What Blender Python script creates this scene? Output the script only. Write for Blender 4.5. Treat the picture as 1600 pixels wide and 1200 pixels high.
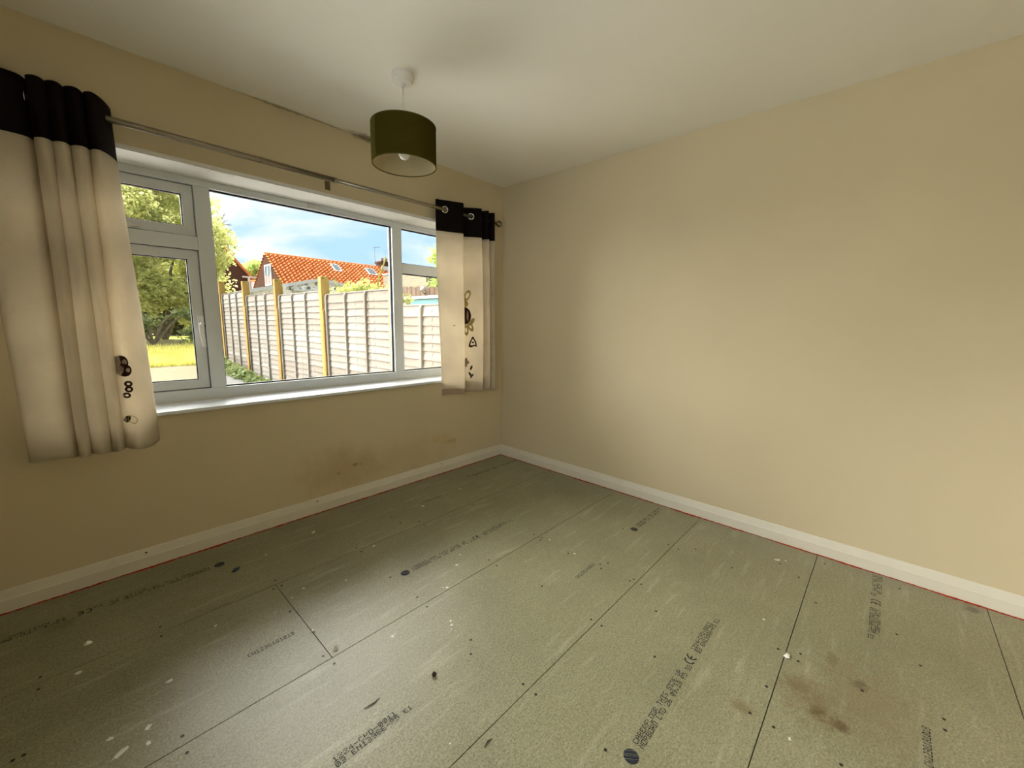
import bpy, bmesh, math, random
from mathutils import Vector, Matrix, noise as mnoise

for o in list(bpy.data.objects):
    bpy.data.objects.remove(o, do_unlink=True)
scene = bpy.context.scene
COL = scene.collection
PI = math.pi
R = math.radians

# ------------------------------------------------------------------ camera
def make_camera(loc, yaw, pitch, roll, f_px):
    cam = bpy.data.cameras.new('camera')
    cam.sensor_fit = 'HORIZONTAL'
    cam.sensor_width = 36.0
    cam.lens = f_px * 36.0 / 1600.0
    cam.clip_start = 0.05
    cam.clip_end = 900
    o = bpy.data.objects.new('camera', cam)
    COL.objects.link(o)
    fw = Vector((math.sin(yaw) * math.cos(pitch), math.cos(yaw) * math.cos(pitch), math.sin(pitch)))
    r = Vector((math.cos(yaw), -math.sin(yaw), 0))
    u = r.cross(fw)
    r2 = r * math.cos(roll) + u * math.sin(roll)
    u2 = -r * math.sin(roll) + u * math.cos(roll)
    m = Matrix((r2, u2, -fw)).transposed().to_4x4()
    m.translation = Vector(loc)
    o.matrix_world = m
    scene.camera = o

make_camera((-2.6351, -2.5583, 1.2083), 0.82698, -0.14788, 0.014384, 636.35)

# ------------------------------------------------------------------ sky, sun, exposure
SKY_STRENGTH = 1.03
SUN_STRENGTH = 26.0
SUN_ANGLE = R(110)
SUN_FROM = Vector((-0.18, 0.78, 0.56))
EXPOSURE = 0.37
SIDE_FILL = 16.5

world = bpy.data.worlds.new('sky')
scene.world = world
world.use_nodes = True
wn = world.node_tree.nodes
wl = world.node_tree.links
wn.clear()
w_out = wn.new('ShaderNodeOutputWorld')
w_bg = wn.new('ShaderNodeBackground')
w_tc = wn.new('ShaderNodeTexCoord')
w_map = wn.new('ShaderNodeMapping')
w_map.inputs['Scale'].default_value = (1.0, 1.0, 3.2)
w_noise = wn.new('ShaderNodeTexNoise')
w_noise.inputs['Scale'].default_value = 2.6
w_noise.inputs['Detail'].default_value = 6.0
w_noise.inputs['Roughness'].default_value = 0.52
w_noise.inputs['Distortion'].default_value = 0.4
w_ramp = wn.new('ShaderNodeValToRGB')
w_ramp.color_ramp.elements[0].position = 0.38
w_ramp.color_ramp.elements[0].color = (0.42, 0.66, 0.92, 1)
w_ramp.color_ramp.elements[1].position = 0.56
w_ramp.color_ramp.elements[1].color = (0.96, 0.98, 1.0, 1)
e = w_ramp.color_ramp.elements.new(0.47)
e.color = (0.64, 0.77, 0.92, 1)
w_bg.inputs['Strength'].default_value = SKY_STRENGTH
wl.new(w_tc.outputs['Generated'], w_map.inputs['Vector'])
wl.new(w_map.outputs['Vector'], w_noise.inputs['Vector'])
wl.new(w_noise.outputs['Fac'], w_ramp.inputs['Fac'])
wl.new(w_ramp.outputs['Color'], w_bg.inputs['Color'])
wl.new(w_bg.outputs['Background'], w_out.inputs['Surface'])

sun_d = bpy.data.lights.new('sun', 'SUN')
sun_d.energy = SUN_STRENGTH
sun_d.angle = SUN_ANGLE
sun_d.color = (1.0, 0.96, 0.88)
sun = bpy.data.objects.new('sun', sun_d)
COL.objects.link(sun)
sun.location = (-8, 8, 12)
sun.rotation_euler = SUN_FROM.to_track_quat('Z', 'Y').to_euler()

# fill light added behind an added window, out of view beside the camera
side_d = bpy.data.lights.new('side_fill_light', 'AREA')
side_d.shape = 'RECTANGLE'
side_d.size = 2.3
side_d.size_y = 1.25
side_d.energy = SIDE_FILL
side_d.color = (1.0, 0.97, 0.90)
side = bpy.data.objects.new('side_fill_light', side_d)
COL.objects.link(side)
side.location = (-3.36, -2.25, 1.42)
side.rotation_euler = Vector((-1, 0, 0)).to_track_quat('Z', 'Y').to_euler()

vs = scene.view_settings
vs.view_transform = 'Standard'
vs.look = 'None'
vs.exposure = EXPOSURE
vs.gamma = 1.0
vs.use_curve_mapping = False

# ------------------------------------------------------------------ material helpers
class NT:
    def __init__(self, name):
        self.m = bpy.data.materials.new(name)
        self.m.use_nodes = True
        self.t = self.m.node_tree
        self.b = self.t.nodes['Principled BSDF']
        self.out = self.t.nodes['Material Output']
    def n(self, typ, **kw):
        nd = self.t.nodes.new(typ)
        for k, v in kw.items():
            setattr(nd, k, v)
        return nd
    def set(self, sock, v):
        if hasattr(v, 'is_output') or isinstance(v, bpy.types.NodeSocket):
            self.t.links.new(v, sock)
        else:
            if isinstance(v, (tuple, list)) and len(v) == 3 and len(sock.default_value) == 4:
                v = (*v, 1)
            sock.default_value = v
    def math(self, op, a, b=0.0, clamp=False):
        nd = self.n('ShaderNodeMath', operation=op, use_clamp=clamp)
        self.set(nd.inputs[0], a); self.set(nd.inputs[1], b)
        return nd.outputs[0]
    def mix(self, fac, a, b, blend='MIX'):
        nd = self.n('ShaderNodeMix', data_type='RGBA', blend_type=blend)
        self.set(nd.inputs[0], fac); self.set(nd.inputs[6], a); self.set(nd.inputs[7], b)
        return nd.outputs[2]
    def pos(self):
        return self.n('ShaderNodeNewGeometry').outputs['Position']
    def obj(self):
        return self.n('ShaderNodeTexCoord').outputs['Object']
    def scale(self, vec, s):
        nd = self.n('ShaderNodeMapping')
        self.t.links.new(vec, nd.inputs['Vector'])
        nd.inputs['Scale'].default_value = s
        return nd.outputs['Vector']
    def noise(self, vec, scale, detail=3.0, rough=0.5, dist=0.0):
        nd = self.n('ShaderNodeTexNoise')
        self.t.links.new(vec, nd.inputs['Vector'])
        nd.inputs['Scale'].default_value = scale
        nd.inputs['Detail'].default_value = detail
        nd.inputs['Roughness'].default_value = rough
        nd.inputs['Distortion'].default_value = dist
        return nd.outputs['Fac']
    def voronoi(self, vec, scale):
        nd = self.n('ShaderNodeTexVoronoi')
        self.t.links.new(vec, nd.inputs['Vector'])
        nd.inputs['Scale'].default_value = scale
        return nd.outputs['Color'], nd.outputs['Distance']
    def ramp(self, fac, stops):
        nd = self.n('ShaderNodeValToRGB')
        self.t.links.new(fac, nd.inputs['Fac'])
        els = nd.color_ramp.elements
        while len(els) < len(stops):
            els.new(0.5)
        for el, (p, c) in zip(els, stops):
            el.position = p
            el.color = (*c, 1) if len(c) == 3 else c
        return nd.outputs['Color']
    def smooth(self, v, lo, hi, tlo=0.0, thi=1.0):
        nd = self.n('ShaderNodeMapRange', interpolation_type='SMOOTHSTEP')
        self.set(nd.inputs['Value'], v)
        nd.inputs['From Min'].default_value = lo
        nd.inputs['From Max'].default_value = hi
        nd.inputs['To Min'].default_value = tlo
        nd.inputs['To Max'].default_value = thi
        return nd.outputs['Result']
    def dist(self, vec, c, s=(1, 1, 1)):
        a = self.n('ShaderNodeVectorMath', operation='SUBTRACT')
        self.t.links.new(vec, a.inputs[0]); a.inputs[1].default_value = c
        b = self.n('ShaderNodeVectorMath', operation='MULTIPLY')
        self.t.links.new(a.outputs[0], b.inputs[0]); b.inputs[1].default_value = s
        l = self.n('ShaderNodeVectorMath', operation='LENGTH')
        self.t.links.new(b.outputs[0], l.inputs[0])
        return l.outputs['Value']
    def base(self, col, rough=0.6, spec=0.4, metal=0.0):
        self.set(self.b.inputs['Base Color'], col)
        self.set(self.b.inputs['Roughness'], rough)
        self.set(self.b.inputs['Specular IOR Level'], spec)
        self.set(self.b.inputs['Metallic'], metal)
        return self
    def bump(self, h, strength=0.2, dist=0.01):
        nd = self.n('ShaderNodeBump')
        nd.inputs['Strength'].default_value = strength
        nd.inputs['Distance'].default_value = dist
        self.t.links.new(h, nd.inputs['Height'])
        self.t.links.new(nd.outputs['Normal'], self.b.inputs['Normal'])
        return self
    def translucent(self, col, fac):
        tr = self.n('ShaderNodeBsdfTranslucent')
        self.set(tr.inputs['Color'], col)
        mx = self.n('ShaderNodeMixShader')
        mx.inputs[0].default_value = fac
        self.t.links.new(self.b.outputs[0], mx.inputs[1])
        self.t.links.new(tr.outputs[0], mx.inputs[2])
        self.t.links.new(mx.outputs[0], self.out.inputs['Surface'])
        return self

def plain(name, col, rough=0.6, spec=0.4, metal=0.0, var=0.08, vscale=30.0):
    k = NT(name)
    f = k.noise(k.obj(), vscale, 3)
    lo = tuple(c * (1 - var) for c in col)
    hi = tuple(min(1, c * (1 + var)) for c in col)
    return k.base(k.ramp(f, [(0.3, lo), (0.7, hi)]), rough, spec, metal).m

M = {}
WALL = (0.64, 0.548, 0.368)

def wall_material(name, stains=()):
    k = NT(name)
    P = k.pos()
    big = k.noise(P, 1.3, 3, 0.5)
    col = k.ramp(big, [(0.3, tuple(c * 0.96 for c in WALL)), (0.7, tuple(min(1, c * 1.03) for c in WALL))])
    for (c, s, lo, hi, tint, amt, ns) in stains:
        d = k.dist(P, c, s)
        nz = k.noise(P, ns, 5, 0.6)
        v = k.math('ADD', d, k.math('MULTIPLY', k.math('SUBTRACT', nz, 0.5), 1.6))
        mask = k.smooth(v, lo, hi, amt, 0.0)
        col = k.mix(mask, col, tint)
    k.base(col, 0.75, 0.25)
    fine = k.noise(P, 160, 3, 0.6)
    k.bump(fine, 0.06, 0.004)
    return k.m

M['wall'] = wall_material('wall_paint')
M['wall_window'] = wall_material('wall_paint_stained', [
    ((-0.68, 0, 0.285), (7, 1, 16), 0.3, 0.9, (0.62, 0.46, 0.26), 0.7, 18),
    ((-0.58, 0, 0.245), (9, 1, 25), 0.25, 0.7, (0.50, 0.36, 0.18), 0.7, 30),
    ((-1.406, 0, 0.25), (45, 1, 60), 0.4, 1.0, (0.25, 0.17, 0.07), 0.8, 25),
    ((-1.37, 0, 0.245), (80, 1, 80), 0.4, 1.0, (0.3, 0.2, 0.09), 0.7, 25),
    ((-1.521, 0, 0.218), (60, 1, 60), 0.4, 1.0, (0.35, 0.24, 0.11), 0.6, 25),
    ((-1.50, 0, 0.24), (3.2, 1, 5.5), 0.1, 1.2, (0.46, 0.31, 0.15), 0.5, 9),
    ((-0.95, 0, 0.22), (2.2, 1, 6), 0.1, 1.2, (0.50, 0.36, 0.18), 0.35, 7),
    ((-1.25, 0, 2.345), (10, 1, 40), 0.2, 1.2, (0.16, 0.12, 0.06), 0.85, 30),
    ((-1.75, 0, 2.348), (5, 1, 90), 0.2, 1.2, (0.22, 0.17, 0.09), 0.7, 30),
    ((-1.50, 0, 2.348), (5, 1, 110), 0.2, 1.2, (0.25, 0.19, 0.10), 0.6, 30),
])

def ceiling_material():
    k = NT('ceiling_paint')
    P = k.pos()
    big = k.noise(P, 1.1, 3)
    col = k.ramp(big, [(0.3, (0.86, 0.83, 0.75)), (0.7, (0.90, 0.87, 0.79))])
    for (c, s, amt) in [((-1.25, -0.01, 2.347), (8, 22, 1), 0.75), ((-1.7, 0, 2.347), (4, 60, 1), 0.5)]:
        d = k.dist(P, c, s)
        nz = k.noise(P, 25, 5, 0.6)
        v = k.math('ADD', d, k.math('MULTIPLY', k.math('SUBTRACT', nz, 0.5), 1.4))
        col = k.mix(k.smooth(v, 0.2, 1.2, amt, 0.0), col, (0.2, 0.16, 0.09))
    k.base(col, 0.8, 0.2)
    # skimmed joint ridges running along the window wall
    w = k.n('ShaderNodeTexWave', wave_type='BANDS', bands_direction='Y')
    k.t.links.new(k.scale(P, (0.25, 1, 1)), w.inputs['Vector'])
    w.inputs['Scale'].default_value = 1.6
    w.inputs['Distortion'].default_value = 2.0
    k.bump(w.outputs['Fac'], 0.10, 0.012)
    return k.m
M['ceiling'] = ceiling_material()

def floor_material():
    k = NT('green_chipboard')
    P = k.pos()
    big = k.noise(P, 2.2, 4, 0.6)
    col = k.ramp(big, [(0.25, (0.218, 0.210, 0.136)), (0.75, (0.300, 0.288, 0.194))])
    grain = k.noise(P, 170, 4, 0.8)
    col = k.mix(0.9, col, k.ramp(grain, [(0.30, (0.16, 0.15, 0.10)), (0.5, (0.5, 0.5, 0.5)), (0.72, (0.80, 0.78, 0.66))]), 'OVERLAY')
    fl, fd = k.voronoi(k.scale(P, (1, 1.6, 1)), 130)
    bw = k.n('ShaderNodeRGBToBW'); k.t.links.new(fl, bw.inputs[0])
    col = k.mix(0.25, col, k.ramp(bw.outputs[0], [(0.1, (0.25, 0.24, 0.18)), (0.9, (0.75, 0.74, 0.64))]), 'OVERLAY')
    # dust and scuffs
    sc = k.noise(k.scale(P, (1.2, 9, 1)), 2.4, 5, 0.6)
    col = k.mix(k.smooth(sc, 0.54, 0.72, 0, 0.30), col, (0.52, 0.49, 0.37))
    fle = k.noise(P, 46, 2, 0.5)
    col = k.mix(k.smooth(fle, 0.76, 0.80, 0, 0.6), col, (0.72, 0.70, 0.62))
    dk = k.noise(P, 60, 2, 0.5)
    col = k.mix(k.smooth(dk, 0.76, 0.80, 0, 0.6), col, (0.12, 0.11, 0.07))
    for (c, s, lo, hi, tint, amt, ns) in [
        ((-1.134, -2.520, 0), (26, 40, 1), 0.2, 1.1, (0.07, 0.04, 0.015), 0.85, 22),
        ((-1.145, -2.572, 0), (30, 30, 1), 0.2, 1.1, (0.08, 0.045, 0.015), 0.85, 22),
        ((-1.10, -2.50, 0), (8, 9, 1), 0.0, 1.1, (0.16, 0.11, 0.05), 0.55, 14),
        ((-1.06, -2.45, 0), (18, 22, 1), 0.2, 1.1, (0.15, 0.10, 0.045), 0.6, 22),
        ((-0.918, -2.614, 0), (30, 40, 1), 0.2, 1.1, (0.06, 0.04, 0.02), 0.8, 22),
        ((-0.84, -2.53, 0), (16, 40, 1), 0.2, 1.1, (0.13, 0.10, 0.05), 0.55, 22),
        ((-0.98, -2.64, 0), (4.5, 6, 1), 0.0, 1.2, (0.20, 0.14, 0.07), 0.5, 12),
        ((-1.284, -2.340, 0), (26, 26, 1), 0.2, 1.1, (0.17, 0.12, 0.05), 0.7, 12),
        ((-0.07, -2.95, 0), (22, 30, 1), 0.2, 1.1, (0.08, 0.07, 0.05), 0.7, 22),
        ((-2.77, -0.27, 0), (16, 24, 1), 0.2, 1.1, (0.14, 0.12, 0.07), 0.5, 22),
    ]:
        d = k.dist(P, c, s)
        nz = k.noise(P, ns * 1.8, 6, 0.7)
        v = k.math('ADD', d, k.math('MULTIPLY', k.math('SUBTRACT', nz, 0.5), 2.8))
        col = k.mix(k.smooth(v, lo, hi, amt, 0.0), col, tint)
    k.base(col, 0.40, 0.6)
    k.bump(grain, 0.10, 0.002)
    return k.m
M['board'] = floor_material()
M['subfloor'] = plain('dark_subfloor', (0.03, 0.025, 0.018), 0.9, 0.1)
M['skirting'] = plain('skirting_paint', (0.72, 0.68, 0.58), 0.45, 0.4, var=0.03, vscale=8)
M['red'] = plain('red_carpet_fibre', (0.36, 0.035, 0.018), 0.9, 0.1, var=0.5, vscale=120)
M['ink'] = plain('black_print_ink', (0.020, 0.020, 0.023), 0.7, 0.2, var=0.3, vscale=300)
M['ink_blue'] = plain('blue_black_print_ink', (0.018, 0.022, 0.036), 0.7, 0.2, var=0.3, vscale=300)
M['hole'] = plain('dark_screw_head', (0.018, 0.016, 0.013), 0.5, 0.4)
M['upvc'] = plain('white_upvc', (0.68, 0.72, 0.74), 0.35, 0.5, var=0.02, vscale=6)
M['sill'] = plain('sky_tint_white_sill', (0.76, 0.80, 0.86), 0.30, 0.5, var=0.02, vscale=6)  # cool tint puts the sky's reflection into the white
M['gasket'] = plain('black_rubber_seal', (0.012, 0.012, 0.013), 0.6, 0.3)
M['soffit'] = plain('white_reveal_plaster', (0.78, 0.77, 0.73), 0.7, 0.3, var=0.04, vscale=5)
M['steel'] = plain('brushed_steel', (0.33, 0.29, 0.23), 0.30, 0.5, 1.0, var=0.05)
M['steel_dark'] = plain('dull_steel', (0.22, 0.19, 0.14), 0.3, 0.5, 1.0, var=0.05)
M['steel_bright'] = plain('bright_steel', (0.70, 0.69, 0.66), 0.2, 0.5, 1.0, var=0.03)
M['plastic_white'] = plain('white_plastic', (0.78, 0.76, 0.71), 0.35, 0.5, var=0.02)
M['plastic_bright'] = plain('bright_white_plastic', (0.86, 0.87, 0.87), 0.25, 0.5, var=0.01)
M['plastic_clear'] = plain('pale_plastic', (0.62, 0.62, 0.58), 0.3, 0.5, var=0.05)
M['brass'] = plain('brown_metal', (0.20, 0.16, 0.09), 0.45, 0.5, 0.6)

def glass_material():
    k = NT('window_glass')
    k.t.nodes.remove(k.b)
    tr = k.n('ShaderNodeBsdfTransparent')
    tr.inputs['Color'].default_value = (0.985, 0.995, 0.99, 1)
    gl = k.n('ShaderNodeBsdfGlossy')
    gl.inputs['Roughness'].default_value = 0.01
    fr = k.n('ShaderNodeFresnel')
    fr.inputs['IOR'].default_value = 1.35
    mx = k.n('ShaderNodeMixShader')
    k.t.links.new(fr.outputs[0], mx.inputs[0])
    k.t.links.new(tr.outputs[0], mx.inputs[1])
    k.t.links.new(gl.outputs[0], mx.inputs[2])
    k.t.links.new(mx.outputs[0], k.out.inputs['Surface'])
    return k.m
M['glass'] = glass_material()

def cloth(name, col, trans, var=0.07, weave=500):
    k = NT(name)
    P = k.obj()
    f = k.noise(P, 6, 3)
    c = k.ramp(f, [(0.3, tuple(x * (1 - var) for x in col)), (0.7, tuple(min(1, x * (1 + var)) for x in col))])
    w = k.noise(P, weave, 2)
    c = k.mix(0.25, c, k.ramp(w, [(0.3, (0.3, 0.3, 0.3)), (0.7, (0.7, 0.7, 0.7))]), 'OVERLAY')
    k.base(c, 0.85, 0.12)
    k.bump(w, 0.12, 0.001)
    if trans > 0:
        k.translucent(c, trans)
    return k.m
M['curtain'] = cloth('cream_cotton', (0.76, 0.69, 0.57), 0.50)
M['hem'] = cloth('cream_cotton_hem', (0.50, 0.39, 0.28), 0.30)
M['band'] = cloth('black_brown_velvet', (0.0065, 0.0035, 0.003), 0.0)
M['print_brown'] = cloth('brown_applique', (0.045, 0.018, 0.012), 0.0)
M['print_olive'] = cloth('olive_applique', (0.40, 0.33, 0.12), 0.1)
M['print_taupe'] = cloth('taupe_applique', (0.36, 0.26, 0.20), 0.1)
M['print_green'] = cloth('dark_green_applique', (0.06, 0.06, 0.035), 0.0)

def shade_material():
    k = NT('olive_pleated_fabric')
    P = k.obj()
    w = k.n('ShaderNodeTexWave', wave_type='BANDS', bands_direction='Z')
    k.t.links.new(P, w.inputs['Vector'])
    w.inputs['Scale'].default_value = 70.0
    w.inputs['Distortion'].default_value = 1.5
    w.inputs['Detail'].default_value = 2.0
    c = k.ramp(w.outputs['Fac'], [(0.1, (0.040, 0.031, 0.005)), (0.9, (0.070, 0.056, 0.010))])
    k.base(c, 0.95, 0.0)
    k.bump(w.outputs['Fac'], 0.5, 0.003)
    return k.m
M['shade'] = shade_material()
M['shade_edge'] = plain('olive_seam_fabric', (0.085, 0.075, 0.018), 0.95, 0.0, var=0.2, vscale=60)
M['lining'] = plain('cream_shade_lining', (0.46, 0.39, 0.24), 0.6, 0.3, var=0.03)
M['bulb'] = plain('frosted_white_bulb', (0.85, 0.84, 0.80), 0.25, 0.5, var=0.01)
M['plaster_chip'] = plain('white_plaster', (0.78, 0.75, 0.68), 0.8, 0.2)
M['blue_chip'] = plain('dark_blue_plastic', (0.02, 0.045, 0.12), 0.4, 0.4)
M['dark_chip'] = plain('dark_crumb', (0.03, 0.022, 0.015), 0.8, 0.2)
M['paint_spot'] = plain('white_paint_drip', (0.75, 0.73, 0.68), 0.6, 0.3)

# exterior
def wood(name, a, b, grain_axis, scale, rough=0.8):
    k = NT(name)
    P = k.obj()
    s = [1, 1, 1]
    for i in range(3):
        s[i] = 0.12 if i == grain_axis else 1.0
    f = k.noise(k.scale(P, tuple(s)), scale, 5, 0.6, 0.5)
    ri = k.n('ShaderNodeObjectInfo').outputs['Random']
    c = k.ramp(f, [(0.3, a), (0.7, b)])
    c = k.mix(k.math('MULTIPLY', ri, 0.55), c, (a[0] * 0.75, a[1] * 0.62, a[2] * 0.50))
    kn = k.noise(P, 16, 2, 0.5)
    c = k.mix(k.smooth(kn, 0.64, 0.72, 0, 0.75), c, tuple(x * 0.35 for x in a))
    return k.base(c, rough, 0.2).m
M['fence_board'] = wood('weathered_grey_board', (0.188, 0.170, 0.150), (0.288, 0.269, 0.244), 1, 22)
M['fence_batten'] = wood('grey_batten', (0.184, 0.174, 0.158), (0.251, 0.240, 0.217), 2, 22)
M['fence_post'] = wood('new_golden_timber', (0.270, 0.170, 0.041), (0.353, 0.241, 0.076), 2, 20)
M['fence_brace'] = wood('amber_timber', (0.212, 0.124, 0.029), (0.295, 0.188, 0.052), 2, 20)
M['brown_board'] = wood('brown_fence_board', (0.196, 0.133, 0.098), (0.308, 0.224, 0.168), 2, 14)

def ground_mat(name, stops, scale, rough=0.95):
    k = NT(name)
    f = k.noise(k.pos(), scale, 6, 0.65)
    return k.base(k.ramp(f, stops), rough, 0.1).m
M['soil'] = ground_mat('garden_soil', [(0.3, (0.13, 0.11, 0.05)), (0.7, (0.24, 0.22, 0.09))], 3)
M['gravel'] = ground_mat('pale_gravel', [(0.3, (0.143, 0.112, 0.065)), (0.7, (0.211, 0.181, 0.123))], 14)
M['concrete'] = ground_mat('grey_path_concrete', [(0.3, (0.127, 0.123, 0.118)), (0.7, (0.173, 0.168, 0.164))], 8)
M['reflector'] = ground_mat('pale_reflector_concrete', [(0.3, (0.72, 0.71, 0.68)), (0.7, (0.80, 0.79, 0.76))], 8)  # kept very pale to throw light up to the ceiling
M['grass'] = ground_mat('yellow_green_grass', [(0.3, (0.236, 0.264, 0.046)), (0.7, (0.418, 0.400, 0.092))], 6)

def leaf_mat(name, a, b, c, trans=0.35):
    k = NT(name)
    P = k.pos()
    f = k.noise(P, 2.5, 4, 0.7)
    col = k.ramp(f, [(0.28, a), (0.5, b), (0.72, c)])
    k.base(col, 0.6, 0.25)
    k.translucent(col, trans)
    return k.m
M['leaf_tree'] = leaf_mat('yellow_green_leaves', (0.210, 0.242, 0.063), (0.588, 0.598, 0.231), (0.900, 0.861, 0.483), 0.6)
M['leaf_hedge'] = leaf_mat('olive_leaves', (0.18, 0.21, 0.05), (0.40, 0.41, 0.13), (0.58, 0.56, 0.24), 0.4)
M['leaf_far'] = leaf_mat('bright_green_leaves', (0.20, 0.30, 0.07), (0.42, 0.52, 0.16), (0.58, 0.64, 0.28), 0.55)
M['leaf_weed'] = leaf_mat('grey_green_leaves', (0.10, 0.14, 0.05), (0.20, 0.25, 0.09), (0.32, 0.36, 0.16))
M['leaf_hollow_shade'] = leaf_mat('shade_dark_hedge_leaves', (0.03, 0.04, 0.012), (0.07, 0.085, 0.025), (0.14, 0.15, 0.05), 0.25)  # dark leaf colour stands in for the shaded hollow under the tree
M['leaf_grass'] = leaf_mat('yellow_grass_blades', (0.30, 0.30, 0.06), (0.55, 0.52, 0.14), (0.72, 0.66, 0.26), 0.55)
M['bark'] = plain('tree_bark', (0.16, 0.13, 0.09), 0.9, 0.1, var=0.3, vscale=12)
M['twig'] = plain('grey_twigs', (0.13, 0.13, 0.12), 0.9, 0.1, var=0.3, vscale=12)

def brick_mat(name, a, b, mortar, scale=1.0):
    k = NT(name)
    bt = k.n('ShaderNodeTexBrick')
    mp = k.n('ShaderNodeMapping')
    k.t.links.new(k.pos(), mp.inputs['Vector'])
    # wall planes face -x : use (y, z)
    sep = k.n('ShaderNodeSeparateXYZ'); k.t.links.new(k.pos(), sep.inputs[0])
    cmb = k.n('ShaderNodeCombineXYZ')
    k.t.links.new(k.math('ADD', sep.outputs[0], sep.outputs[1]), cmb.inputs[0])
    k.t.links.new(sep.outputs[2], cmb.inputs[1])
    k.t.links.new(cmb.outputs[0], bt.inputs['Vector'])
    bt.inputs['Color1'].default_value = (*a, 1)
    bt.inputs['Color2'].default_value = (*b, 1)
    bt.inputs['Mortar'].default_value = (*mortar, 1)
    bt.inputs['Scale'].default_value = scale
    bt.inputs['Mortar Size'].default_value = 0.012
    bt.inputs['Brick Width'].default_value = 0.225
    bt.inputs['Row Height'].default_value = 0.075
    k.base(bt.outputs['Color'], 0.95, 0.0)
    return k.m
M['brick_red'] = brick_mat('red_brick', (0.088, 0.039, 0.027), (0.068, 0.028, 0.021), (0.078, 0.057, 0.046))
M['brick_yellow'] = brick_mat('pale_yellow_brick', (0.313, 0.267, 0.181), (0.262, 0.222, 0.151), (0.302, 0.282, 0.242), 0.5)
def flint():
    k = NT('pale_flint_wall')
    P = k.pos()
    c, d = k.voronoi(P, 5.0)
    f = k.noise(P, 5, 4, 0.7)
    col = k.ramp(f, [(0.40, (0.16, 0.155, 0.12)), (0.48, (0.74, 0.71, 0.62)), (0.75, (0.86, 0.83, 0.74))])
    return k.base(col, 0.9, 0.1).m
M['flint'] = flint()
def pantile():
    k = NT('orange_pantile')
    P = k.pos()
    f = k.noise(P, 3.5, 4, 0.6)
    return k.base(k.ramp(f, [(0.3, (0.46, 0.15, 0.055)), (0.7, (0.66, 0.27, 0.12))]), 0.95, 0.0).m
M['pantile'] = pantile()
M['white_paint'] = plain('white_exterior_paint', (0.571, 0.571, 0.554), 0.5, 0.3, var=0.03)
M['teal'] = plain('teal_painted_fascia', (0.16, 0.36, 0.38), 0.5, 0.3, var=0.06)
M['dark_glass'] = plain('dark_far_glass', (0.07, 0.10, 0.12), 0.7, 0.1, var=0.1)
M['solar'] = plain('blue_solar_cells', (0.03, 0.07, 0.22), 0.15, 0.6, var=0.1)
M['dusty_red'] = plain('faded_red_panel', (0.22, 0.11, 0.09), 0.6, 0.2)
M['terracotta'] = plain('terracotta_pot', (0.40, 0.17, 0.09), 0.8, 0.2)
M['metal_grey'] = plain('grey_aerial_metal', (0.18, 0.19, 0.20), 0.4, 0.4, 0.5)

# ------------------------------------------------------------------ mesh helpers
ORIG = {}          # world origin of every object that parents parts

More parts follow.
